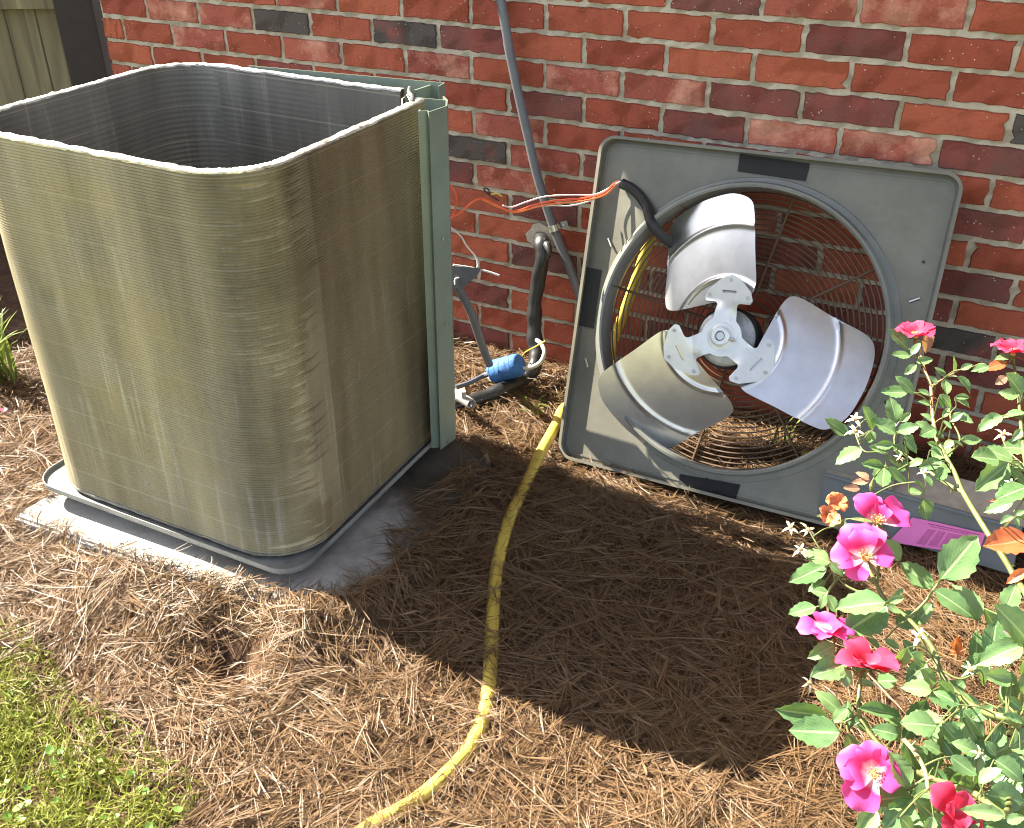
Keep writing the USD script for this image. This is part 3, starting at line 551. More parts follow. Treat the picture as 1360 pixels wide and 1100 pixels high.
# blades
PT = math.radians(25)
BO = [(.093, -.044), (.112, -.066), (.19, -.049), (.268, -.031), (.299, -.014), (.311, .03), (.304, .078), (.288, .130), (.258, .186), (.222, .205), (.14, .190), (.062, .178), (.043, .150), (.064, .06)]
BO = [tuple(p) for p in spline(BO+BO[:1], 5)[:-1]]
bp = Polygon(BO).buffer(-.016).buffer(.016, 10)
def blade(phi):
    pts, fcs = None, None
    m = ext(bp, .0011); m = m.subdivide_to_size(.007) if True else m
    v = np.array(m.vertices); s, t = v[:, 0], v[:, 1]; ra = np.hypot(s, t+.0)
    z = v[:, 2]-.35*(t-.06)**2+.010                                      # camber
    for rr, wd, hh in ((.245, .0055, .0034), (.128, .005, .003)):
        z = z+hh*np.exp(-((ra-rr)/wd)**2)
    a = math.radians(phi); rd = np.array([math.cos(a), math.sin(a), 0]); tg = np.array([-math.sin(a), math.cos(a), 0]); zz = np.array([0, 0, 1.0])
    tt, nn = math.cos(PT)*tg-math.sin(PT)*zz, math.cos(PT)*zz+math.sin(PT)*tg
    m.vertices = rd*s[:, None]+tt*t[:, None]+nn*z[:, None]+np.array([HUB[0], HUB[1], HZ_-.013])
    return m
for a in arms:
    bl = obj('blade', blade(a), BLADE, lid, smooth=25)
    for (s, t) in ((.124, 0), (.088, .047), (.088, -.047)):
        ar = math.radians(a); c = np.array([s*math.cos(ar)-t*math.sin(ar), s*math.sin(ar)+t*math.cos(ar)])
        obj('rivet', at_hub(revolve([(.0001, HZ_+.0062), (.0022, HZ_+.006), (.0042, HZ_+.0042), (.0046, HZ_+.0025)], 10)), STEEL, hub) if False else obj('rivet', cyl((*(HUB+c), HZ_+.001-t*.466), (*(HUB+c), HZ_+.0048-t*.466), .0042, 10), ALU, hub)
# foam strips and wire sheath
def quadstrip(pts, z, h): return ext(Polygon(pts), h, z)
obj('foam_strip', quadstrip([(-.083, .378), (.073, .374), (.072, .336), (-.080, .340)], .0012, .003), FOAM, lid)
obj('foam_strip', quadstrip([(-.392, .074), (-.352, .073), (-.343, -.066), (-.382, -.066)], .0012, .003), FOAM, lid)
obj('foam_strip', quadstrip([(-.063, -.356), (.076, -.346), (.073, -.379), (-.062, -.379)], .0012, .003), FOAM, lid)
obj('wire_sheath', tube(spline([(-.342, .279, .014), (-.315, .270, .014), (-.290, .254, .014), (-.268, .232, .016), (-.252, .210, .034), (-.236, .190, .044), (-.215, .170, .02), (-.19, .15, -.02), (-.10, .05, -.03)], 8), .0120, 12), BLACK, lid)
for (x, y, a) in ((-.345, .140, -55), (-.342, -.150, -60), (.345, .12, 30)):
    d = np.array([math.cos(math.radians(a)), math.sin(math.radians(a))])*.011
    obj('stud', tube([(x-d[0], y-d[1], .004), (x+d[0], y+d[1], .006)], .0026, 6), STEEL, lid)
for (x, y) in ((.345, .20), (.335, -.1), (.0, -.35)): obj('stud', cyl((x, y, .0), (x, y, .004), .003, 8), BLACK, lid)

# ------------------------------------------------------------------ grey conduit on the wall
PI2 = 2*math.pi
cpts = [on_y(p, y) for p, y in [((660, -60), -.02), ((665, 0), -.022), ((676, 65), -.022), ((690, 132), -.022), ((702, 185), -.022), ((713, 232), -.024), ((726, 275), -.026), ((741, 318), -.028), ((755, 352), -.034), ((768, 388), -.045), ((784, 440), -.055), ((800, 520), -.06)]]
cpts[0] = cpts[1]+(cpts[1]-cpts[2])*1.5
cd = thing('grey_conduit', 'dark grey flexible conduit running down the brick wall and behind the fan lid', 'conduit')
obj('conduit_pipe', tube(spline([cpts[1]+(cpts[1]-cpts[3])*6]+[cpts[1]+(cpts[1]-cpts[3])*3]+cpts[1:], 8), .0115, 14), CONDUIT, cd, smooth=40)
sc_ = on_y((738, 309), -.03); sdir = on_y((754, 301), -.012)-on_y((728, 317), -.012); sdir /= np.linalg.norm(sdir)
al = (cpts[7]-cpts[5]); al /= np.linalg.norm(al)
a_ = np.linspace(-.2, math.pi+.2, 14); perp = np.cross(al, [0, 1.0, 0]); perp /= np.linalg.norm(perp)
ctr = (cpts[6]+cpts[7])/2+al*.012
def strap():
    V = []; 
    for t in a_:
        for r in (.0122, .0136):
            for s in (-.008, .008): V.append(ctr+perp*math.cos(t)*r-np.array([0, 1, 0])*math.sin(t)*r+al*s)
    V = np.array(V).reshape(len(a_), 4, 3)[:, [0, 1, 3, 2]]
    i, j = np.meshgrid(np.arange(len(a_)-1), np.arange(4), indexing='ij')
    q = np.stack([i*4+j, i*4+(j+1) % 4, (i+1)*4+(j+1) % 4, (i+1)*4+j], -1).reshape(-1, 4)
    return trimesh.Trimesh(V.reshape(-1, 3), tris(q), process=False)
sg = -1 if perp[0] < 0 else 1
Rs = np.stack([perp*sg, np.array([0, 1.0, 0]), np.cross(perp*sg, [0, 1.0, 0])], 1)
st = obj('pipe_strap', strap(), STEEL, cd)
obj('strap_tab', box(ctr+perp*sg*.024+np.array([0, .012, 0]), (.024, .0016, .016), Rs), STEEL, st)
obj('strap_screw', cyl(ctr+perp*sg*.026+np.array([0, .011, 0]), ctr+perp*sg*.026+np.array([0, .005, 0]), .004, 8), ALU, st)

# ------------------------------------------------------------------ taped refrigerant line, blue drier, whip
ip = [on_y((716, 316), .01), on_y((719, 322), -.035), on_y((721, 340), -.055), on_y((715, 372), -.06), on_y((710, 410), -.075), on_y((709, 440), -.09), on_y((713, 468), -.11), on_y((710, 488), -.14), on_y((694, 504), -.17), on_z((668, 517), .035), on_z((640, 528), .03), on_z((612, 536), .03), on_z((585, 545), .03)]
isp = spline(ip, 9); ir = np.interp(np.linspace(0, 1, len(isp)), [0, .08, .12, .3, .5, .75, 1], [.018, .021, .020, .0185, .020, .019, .015])
il = thing('taped_pipe', 'black taped insulated pipe coming out of a hole in the brick wall', 'pipe')
im = tube(isp, ir*(1+.05*np.sin(np.arange(len(isp))*.7)), 18)
im.vertices = im.vertices+(meshkit.noise(im.vertices*28, 2)[:, None]-.5)*.006*np.array([1, 1, .4])
obj('insulation', im, TAPE, il, smooth=50)
fl_ = tube(spline([on_y((725, 322), -.05), on_y((730, 335), -.07), on_y((728, 346), -.068)], 5), [.006, .011, .010, .010, .008, .007, .006, .005, .004, .003, .002][:11], 8); obj('tape_flap', fl_, TAPE, il, smooth=40)
hm = on_y((722, 312), -.001); 
th = np.linspace(0, PI2, 15)[:-1]; gg = np.random.default_rng(4)
patch = Polygon([(hm[0]+(.040+gg.uniform(-.012, .012))*math.cos(t), hm[2]-.004+(.036+gg.uniform(-.01, .01))*math.sin(t)) for t in th])
pmn = ext(patch, .006); pmn.vertices = np.stack([pmn.vertices[:, 0], -.0055+.006-pmn.vertices[:, 2], pmn.vertices[:, 1]], 1); pmn.faces = pmn.faces[:, ::-1]
obj('mortar_patch', pmn, MORTAR, wall)
ct = thing('liquid_tube', 'thin pale tube looping from the taped pipe into the blue wrapped drier', 'tube')
obj('tube', tube(spline([on_y((713, 452), -.115), on_y((719, 457), -.14), on_y((723, 468), -.16), on_y((718, 481), -.18), on_y((706, 488), -.195), on_y((694, 489), -.205)], 7), .0058, 10), COPPER, ct, smooth=40)
obj('tie_wire', tube(spline([on_y((724, 453), -.14), on_y((712, 460), -.15), on_y((699, 467), -.16), on_y((694, 472), -.15)], 5), .0018, 6), YELW, ct)
b0, b1 = on_y((651, 496), -.215), on_y((693, 483), -.205); bd = (b1-b0)
bt = np.linspace(0, 1, 26); br = .031*np.interp(bt, [0, .03, .12, .85, .96, 1], [.3, .8, 1, 1.03, .85, .35])
bm = tube([b0+bd*t for t in bt], br, 24); bm.vertices = bm.vertices+(meshkit.fbm(bm.vertices*55, 3, 6)[:, None]-.5)*.010
dr = thing('blue_drier', 'blue taped cylindrical filter drier lying low between the condenser and the taped pipe', 'filter drier')
obj('wrapped_body', bm, BLUE, dr, smooth=50)
for k in range(5):
    i = 4+k*4; pp = b0+bd*bt[i]; 
    ra_ = tube([pp+bd*.006*s for s in (-1, 1)], br[i]*1.035, 24, cap=False); ra_.vertices = ra_.vertices+(meshkit.fbm(ra_.vertices*55, 3, 6)[:, None]-.5)*.010
    obj('tape_turn', ra_, BLUE, dr, smooth=50)
obj('stub_pipe', tube(spline([b0+bd*.05, on_y((640, 500), -.22), on_z((622, 509), .05), on_z((604, 515), .06)], 5), .007, 8), CONDUIT, dr)
wh = thing('whip_conduit', 'dark grey flexible electrical conduit curving from the green corner post down to the blue drier', 'conduit')
obj('conduit_pipe', tube(spline([on_y((590, 360), -.40), on_y((603, 376), -.37), on_y((614, 393), -.35), on_y((625, 414), -.33), on_y((634, 440), -.31), on_y((642, 464), -.28), on_y((650, 484), -.25)], 7), .0105, 14), CONDUIT, wh, smooth=40)
ec = on_y((618, 366), -.37)
eb = trimesh.convex.convex_hull(np.array([on_y(p, y) for y in (-.40, -.35) for p in [(596, 353), (640, 356), (634, 366), (613, 384), (596, 384)]]))
obj('elbow_fitting', eb, CONDUIT, wh)
vb = on_z((620, 533), .07); 
sv = thing('service_valve', 'small grey metal valve stub at the foot of the green corner post', 'valve')
obj('valve_body', cyl(vb+[-.05, .02, 0], vb+[.012, 0, -.004], .013, 14), ALU, sv); obj('valve_cap', cyl(vb+[.012, 0, -.004], vb+[.022, -.002, -.005], .010, 6), CONDUIT, sv); obj('valve_port', cyl(vb+[-.008, 0, .008], vb+[-.006, -.004, .03], .006, 8), ALU, sv)

# ------------------------------------------------------------------ loose wires from post to lid
def lidp(x, y, z): return RL@np.array([x, y, z])+LC
ends = lidp(-.342, .279, .014)
def wy(px, t): return on_y(px, -.42+t*(ends[1]+.42))
wi = thing('loose_wires', 'loose red, orange, white and black wires hanging between the condenser post and the fan lid', 'wires')
obj('wire', tube(spline([wy((598, 290), 0), wy((612, 282), .05), wy((628, 268), .12), wy((640, 264), .2), wy((655, 270), .3), wy((672, 279), .4), wy((688, 280), .5), wy((708, 273), .6), wy((735, 267), .7), wy((770, 264), .8), wy((800, 257), .9), ends+[-.012, -.004, .002], ends+[.006, 0, 0]], 6), .0024, 6), RED, wi, smooth=40)
obj('wire', tube(spline([wy((640, 265), .2), wy((662, 275), .34), wy((684, 282), .47), wy((712, 275), .61), wy((740, 270), .7), wy((775, 267), .8), wy((803, 259), .9), ends+[-.01, -.006, -.002], ends+[.006, 0, 0]], 6), .0022, 6), ORANGE, wi, smooth=40)
obj('wire', tube(spline([wy((668, 273), .37), wy((680, 275), .46), wy((700, 268), .58), wy((725, 261), .68), wy((760, 259), .78), wy((792, 258), .9), ends+[-.004, -.003, .003], ends+[.006, 0, 0]], 6), .0018, 6), WHITE, wi, smooth=40)
obj('wire', tube(spline([wy((706, 274), .6), wy((735, 273), .69), wy((760, 273), .77), wy((788, 266), .88)], 6), .0017, 6), WHITE, wi, smooth=40)
obj('wire', tube(spline([wy((652, 260), .2), wy((645, 255), .2), wy((643, 250), .2), wy((649, 252), .21), wy((651, 259), .22), wy((663, 267), .3)], 6), .0017, 6), BLACK, wi)
obj('wire', tube(spline([wy((651, 259), .22), wy((659, 257), .25), wy((667, 261), .28)], 6), .0018, 6), YELW, wi)
obj('wire', tube(spline([wy((597, 245), 0), wy((606, 260), .02), wy((604, 280), .03), wy((598, 292), 0)], 6), .0022, 6), RED, wi)
obj('wire', tube(spline([wy((598, 302), 0), wy((612, 314), .06), wy((620, 327), .1), wy((632, 342), .15), wy((634, 356), .15), wy((625, 366), .12), wy((606, 370), .05), wy((604, 378), .03)], 6), .0020, 6), WHITE, wi)
obj('wire', tube(spline([wy((602, 352), .02), wy((622, 355), .1), wy((645, 360), .18), wy((663, 366), .22)], 6), .0026, 8), WHITE, wi)

# ------------------------------------------------------------------ yellow hose
hp = [on_z(p, z) for p, z in [((440, 1135), .02), ((490, 1093), .022), ((545, 1062), .024), ((590, 1025), .026), ((625, 985), .026), ((645, 935), .026), ((651, 880), .026), ((654, 815), .028), ((660, 750), .03), ((676, 695), .03), ((697, 640), .03), ((717, 598), .03), ((737, 562), .03), ((752, 535), .03)]]
hp = [np.array([p[0], p[1], max(p[2]-.012, float(surf(p[:1], p[1:2])[0])+.010)]) for p in hp]
hp += [np.array([.455, -.20, .03]), np.array([.455, -.10, .07]), on_y((812, 462), -.055), on_y((830, 412), -.055), on_y((848, 362), -.05), on_y((868, 300), -.045), on_y((880, 255), -.04)]
ho = thing('garden_hose', 'yellow garden hose snaking across the pine straw and behind the fan lid', 'hose')
hs = spline(hp, 10); obj('hose_tube', tube(hs, .0132, 14), HOSE, ho, smooth=40)
hp2 = [np.array([.98, -.15, .004]), np.array([1.04, -.17, .02]), np.array([1.12, -.14, .02]), np.array([1.2, -.1, .02])]
hx = obj('hose_tube', tube(spline(hp2, 8), .0125, 12), HOSE, ho, smooth=40)

# ------------------------------------------------------------------ access cover with pink sheet
cpz = thing('access_cover', 'blue-grey folded metal access cover lying at the foot of the wall behind the roses', 'metal cover')
A0, A1 = on_z((1085, 686), .0), on_z((1343, 763), .0)
A0 = A1+(A0-A1)*1.0
T1 = on_z((1357, 703), .095); T0 = T1+(A0-A1)
# front sloping sheet, then a flange that folds back and up behind it
def slab4(a, b, c, d, t):
    a, b, c, d = map(np.asarray, (a, b, c, d)); n = np.cross(b-a, d-a); n /= np.linalg.norm(n)
    v = np.array([a, b, c, d, a-n*t, b-n*t, c-n*t, d-n*t]); f = [[0, 1, 2], [0, 2, 3], [4, 6, 5], [4, 7, 6]]
    for i in range(4): j = (i+1) % 4; f += [[i, i+4, j+4], [i, j+4, j]]
    return trimesh.Trimesh(v, f, process=False)
fs = obj('front_sheet', slab4(A0, A1, T1, T0, .0015), COVER, cpz)
e1 = (T1-A1)/np.linalg.norm(T1-A1); up = np.array([0, -.02, 1.0])
lp = .012
obj('fold', tube([T0, T1], .004, 8), COVER, fs)
back = np.array([.02, .10, .004])
K0, K1 = T0+np.array([0, .012, -.004]), T1+np.array([.12, .012, -.004])
obj('top_flange', slab4(K0+[0, 0, 0], K1, K1+back+[0, -.02, .02], K0+back+[0, -.02, .02], .0015), COVERIN, cpz)
obj('end_return', slab4(A1+[.001, .001, .001], A1+[.004, .14, .0], T1+[.004, .06, -.01], T1+[.001, 0, 0], .0015), COVER, cpz)
nrm = np.cross(A1-A0, T1-A1); nrm /= np.linalg.norm(nrm)
pk = thing('pink_notice', 'bright pink printed paper notice lying on the blue-grey metal cover', 'paper')
def on_plane(px, c, n): v = ray(px); return CAM+v*((n@c-n@CAM)/(n@v))
pc = A0+nrm*.003
c4 = [on_plane(p, pc, nrm) for p in [(1180, 719), (1299, 738), (1309, 708), (1212, 687)]]
cu, cv = c4[1]-c4[0], c4[3]-c4[0]
nu, nv = 12, 6; PV = []
for i in range(nu):
    for j in range(nv):
        a, b = i/(nu-1), j/(nv-1); P = (c4[0]*(1-a)+c4[1]*a)*(1-b)+(c4[3]*(1-a)+c4[2]*a)*b
        PV.append(P+nrm*(.0015+.0018*math.sin(a*5)*math.sin(b*3+1)))
obj('sheet', (np.array(PV), grid(nu, nv)), PINK, pk, smooth=True)
def onsheet(a, b): return (c4[0]*(1-a)+c4[1]*a)*(1-b)+(c4[3]*(1-a)+c4[2]*a)*b+nrm*(.0026+.0018*math.sin(a*5)*math.sin(b*3+1))
bars = []
g = np.random.default_rng(8)
def bar(a0, a1, b, hgt):
    v = [onsheet(a0, b-hgt), onsheet(a1, b-hgt), onsheet(a1, b+hgt), onsheet(a0, b+hgt)]; return trimesh.Trimesh(np.array(v), [[0, 1, 2], [0, 2, 3]], process=False)
for row, (s0, s1, hh) in enumerate([(.25, .93, .014), (.3, .8, .012)]):
    x = s0
    while x < s1:
        w = g.uniform(.012, .035); bars.append(bar(x, min(x+w, s1), .90-.075*row, hh)); x += w+.010
for row in range(15):
    b = .70-.041*row
    for s0, s1 in ((.30, .40), (.43, .53), (.56, .92)):
        x = s0
        while x < s1:
            w = g.uniform(.008, .02); bars.append(bar(x, min(x+w, s1), b, .007)); x += w+.006
obj('printed_lines', cat_(bars), PRINT, pk)

# ------------------------------------------------------------------ pine straw
def scatter(n, box_, seed):
    g = np.random.default_rng(seed); return g, g.uniform(box_[0], box_[1], n), g.uniform(box_[2], box_[3], n)
def straw_set(n, box_, seed, Ls, wid, lif):
    g, x, y = scatter(n, box_, seed)
    inpad = shapely.contains_xy(PADP, x, y); dpad = shapely.distance(PADP.exterior, shapely.points(np.stack([x, y], -1)))
    lim = .008+.085*meshkit.noise(np.stack([x*9, y*9, 0*x], -1), 3)**2*((y < -.9) & (x > -.16))+.05*meshkit.noise(np.stack([x*8, y*8, 0*x], -1), 8)**2*(x > .25)
    keep = ~inpad | (dpad < lim)
    lawn = shapely.contains_xy(LAWNP, x, y); dl = shapely.distance(LAWNP.exterior, shapely.points(np.stack([x, y], -1)))
    keep &= ~lawn | (g.random(n) < .35*np.exp(-dl/.04)+.03)
    keep &= (y < -.012)
    pitd = np.hypot((x-PIT[0])/.075, (y-PIT[1])/.05); keep &= (pitd > 1) | (g.random(n) < .06)
    keep &= g.random(n) < .35+.65*meshkit.noise(np.stack([x*13, y*13, 0*x+seed], -1), 12)*1.5
    x, y = x[keep], y[keep]; n = len(x)
    q = np.stack([x*4.5, y*4.5, 0*x], -1); flow = (meshkit.fbm(q, 2, 14)-.5)*9+.9
    ang = np.where(g.random(n) < .38, flow+g.normal(0, .5, n), g.uniform(0, 2*np.pi, n))
    L = g.uniform(*Ls, n)*np.where(g.random(n) < .3, .5, 1)
    # a bundle of needles spreading from one foot
    X, Y, A, LL = [], [], [], []
    for k in range(3):
        a = ang+g.normal(0, .09, n); X.append(x+np.cos(a)*L*.5-np.cos(ang)*L*.5); Y.append(y+np.sin(a)*L*.5-np.sin(ang)*L*.5); A.append(a); LL.append(L*g.uniform(.8, 1, n))
    X, Y, A, LL = map(np.concatenate, (X, Y, A, LL)); m = len(X)
    pdx, pdy = X, Y
    w = g.uniform(*wid, m); lift = np.tile(g.uniform(.001, lif, n), 3)+g.uniform(0, .004, m)
    return ribbons(X, Y, A, LL, w, lift, np.tile(g.normal(0, .13, n), 3)+g.normal(0, .03, m), g.normal(0, .13, m), g.normal(0, .75, m))
V, Fc, o = [], [], 0
for n, bx, seed, Ls, wd, lf in ((46000, (-1.25, 1.95, -1.95, 0), 1, (.05, .15), (.0008, .0015), .020), (9000, (-.6, 1.5, -1.75, -1.05), 2, (.05, .13), (.0009, .0015), .028), (9000, (-1.25, 1.95, -1.95, 0), 3, (.008, .045), (.0010, .0021), .030), (260, (-1.2, 1.9, -1.9, 0), 4, (.03, .11), (.0025, .0042), .028), (3000, (-1.2, 1.9, -1.9, 0), 5, (.15, .23), (.0009, .0015), .030)):
    v, f = straw_set(n, bx, seed, Ls, wd, lf); V.append(v); Fc.append(f+o); o += len(v)
g = np.random.default_rng(31); kk = g.integers(5, 100, 70); hx_, hy_ = hs[kk, 0]+g.normal(0, .02, 70), hs[kk, 1]+g.normal(0, .02, 70)
v, f = ribbons(hx_, hy_, g.uniform(0, PI2, 70), g.uniform(.05, .12, 70), g.uniform(.0009, .0015, 70), .030+g.uniform(0, .006, 70), g.normal(0, .08, 70), g.normal(0, .1, 70), g.normal(0, .5, 70)); V.append(v); Fc.append(f+o); o += len(v)
tag(obj('pine_straw', (np.vstack(V), np.vstack(Fc)), STRAW), 'brown pine straw mulch covering the bed', 'pine straw', kind='stuff')

# ------------------------------------------------------------------ lawn corner
g = np.random.default_rng(21); n = 110000
x, y = g.uniform(-1.3, .42, n), g.uniform(-2.45, -1.3, n)
ins = shapely.contains_xy(LAWNP.buffer(.03), x, y); dl = shapely.distance(LAWNP.exterior, shapely.points(np.stack([x, y], -1)))
dens = meshkit.noise(np.stack([x*16, y*16, 0*x], -1), 5)
keep = ins & ((dl > .03) | (g.random(n) < .45)) & (g.random(n) < .25+.9*dens); x, y = x[keep], y[keep]; n = len(x)
L = g.uniform(.012, .04, n); v, f = ribbons(x, y, g.uniform(0, PI2, n), L, g.uniform(.0012, .0030, n), g.uniform(.006, .03, n), g.normal(0, .9, n), g.normal(0, .5, n), g.normal(0, .8, n), seg=2)
tag(obj('lawn_grass', (v, f), MOSS), 'yellow-green mossy grass in the lower left corner', 'grass', kind='stuff')
def leaflets(x, y, z, r, seed, heart=True):
    g = np.random.default_rng(seed); n = len(x); k = 7; a = np.linspace(0, PI2, k, endpoint=False)
    R = r[:, None]*(1-.12*np.cos(a)[None]*1.0); az = g.uniform(0, PI2, n); tl = g.normal(0, .35, (n, 2))
    px = R*np.cos(a+0)[None]; py = R*np.sin(a)[None]*.85
    X = px*np.cos(az)[:, None]-py*np.sin(az)[:, None]; Y = px*np.sin(az)[:, None]+py*np.cos(az)[:, None]
    Z = X*tl[:, :1]+Y*tl[:, 1:]
    v = np.stack([x[:, None]+X, y[:, None]+Y, z[:, None]+Z], -1); c = np.stack([x, y, z-r*.2], -1)[:, None]
    v = np.concatenate([v, c], 1).reshape(-1, 3); j = np.arange(k); ft = np.stack([j, (j+1) % k, np.full(k, k)], 1)
    return v, (ft[None]+(np.arange(n)*(k+1))[:, None, None]).reshape(-1, 3)
n = 1500; x, y = g.uniform(-1.2, .42, n), g.uniform(-2.4, -1.35, n)
keep = shapely.contains_xy(LAWNP.buffer(-.015), x, y) & (meshkit.noise(np.stack([x*11, y*11, 0*x], -1), 77) > .5); x, y = x[keep], y[keep]
v, f = leaflets(x, y, surf(x, y)+g.uniform(.02, .042, len(x)), g.uniform(.003, .0085, len(x)), 5)
tag(obj('clover', (v, f), CLOVER), 'small round green clover leaves among the grass in the lower left corner', 'clover', kind='stuff')

# strap-leaved clump beyond the condenser, weeds, flakes
def strap_clump(name, label, c, nl, Lr, wr, seed, mats=LILY, cat='plant', spread=.6):
    t = thing(name, label, cat); g = np.random.default_rng(seed)
    for k in range(nl):
        az = g.uniform(0, PI2); L = g.uniform(*Lr); w = g.uniform(*wr); out = g.uniform(.3, 1)*spread
        s = np.linspace(0, 1, 7); h = L*(s*1.0-out*.65*s**2.2); r = L*out*(.35*s+.55*s**2)
        ctr = np.stack([c[0]+g.normal(0, .02)+r*np.cos(az), c[1]+g.normal(0, .02)+r*np.sin(az), c[2]+h], 1)
        d = np.array([-math.sin(az), math.cos(az), 0]); ww = w*np.sin(np.clip(s*.9+.12, 0, 1)*math.pi)**.6*.5+.0004
        v = np.concatenate([ctr-d*ww[:, None], ctr+np.array([0, 0, -.15])*ww[:, None], ctr+d*ww[:, None]], 1).reshape(-1, 3)
        f = np.concatenate([[[3*i, 3*i+1, 3*i+4, 3*i+3], [3*i+1, 3*i+2, 3*i+5, 3*i+4]] for i in range(6)])
        obj('leaf', (v, f), mats, t, smooth=True)
c = on_z((-8, 512), .0); strap_clump('strap_leaf_plant', 'clump of long yellow-green strap leaves at the left edge behind the condenser', c, 90, (.12, .30), (.005, .010), 3)
c = on_z((1040, 588), .0); strap_clump('weed_sprout', 'small green grass weed growing behind the fan lid, seen through its grille', c, 9, (.05, .12), (.004, .007), 6, cat='weed', spread=.5)
c = on_z((708, 545), .0); strap_clump('moss_tuft', 'low yellow-green weed tuft in the straw below the blue drier', c, 22, (.02, .05), (.003, .006), 9, cat='weed', spread=1.1)
for p, s, lab in (((612, 520), .03, 'orange bark flake lying beside the foot of the green corner post'),):
    c = on_z(p, .035); m = ext(Polygon([(-s, -s*.5), (s*.8, -s*.6), (s, .2*s), (.2*s, s*.6), (-s*.9, s*.5)]), .006); m.vertices = m.vertices@Ro.from_euler('xyz', [.2, -.15, .5]).as_matrix().T+c
    tag(obj('bark_flake', m, BARK), lab, 'bark')

# ------------------------------------------------------------------ rose bush
rose = thing('rose_bush', 'leafy rose bush with pink and red flowers at the right edge of the bed', 'rose bush')
gr_ = np.random.default_rng(77); bases_ = []
def rdep(px): return float(np.interp(px[1], [420, 560, 700, 870, 1100], [1.78, 1.60, 1.40, 1.31, 1.20])+np.interp(px[0], [1100, 1360], [.02, -.06]))
def rp(px, dd=0.0): return at_d(px, rdep(px)+dd)
def leaf(px0, px1, wr=.58, m=None, dd=0.0, lab=None, fold=.16, name='leaf'):
    bases_.append(0); B = rp(px0, dd); T0_ = at_d(px1, rdep(px0)+dd)
    L0 = np.linalg.norm(T0_-B); T_ = at_d(px1, rdep(px0)+dd+L0*gr_.uniform(-.35, .25))
    a = T_-B; L = np.linalg.norm(a); a /= L
    n = np.array([0, 0, 1.0])*.75-CF*.62+gr_.normal(0, .22, 3); n -= a*(n@a); n /= np.linalg.norm(n); s = np.cross(n, a)
    nu = 12; U = np.linspace(0, 1, nu); V_ = np.array([-1, -.5, 0, .5, 1.0])
    prof = np.sin(np.pi*U**.82)**.8*(1-.12*U); prof[0] = .03; prof[-1] = .0
    ser = 1+.07*((np.arange(nu) % 2)*2-1); ser[0] = ser[-1] = 1
    curl = gr_.uniform(-.14, .26); fold = gr_.uniform(.06, .34); pts, uv = [], []
    for i in range(nu):
        for vv in V_:
            w = wr*L*.5*prof[i]*vv*(ser[i] if abs(vv) == 1 else 1)
            z = abs(vv)*prof[i]*fold*L*.55+curl*L*(U[i]**2)*-1+.022*L*math.sin(U[i]*9+vv*3+len(bases_)*1.7)*abs(vv)
            uu = U[i]+(.022 if abs(vv) == 1 and i % 2 else 0)
            pts.append(B+a*(L*min(uu, 1))+s*w+n*z); uv.append((U[i], .5+.5*vv))
    o = obj(name, (np.array(pts), grid(nu, 5)), m or LEAF, rose, smooth=True, uv=np.array(uv))
    if lab: tag(o, lab)
    return B
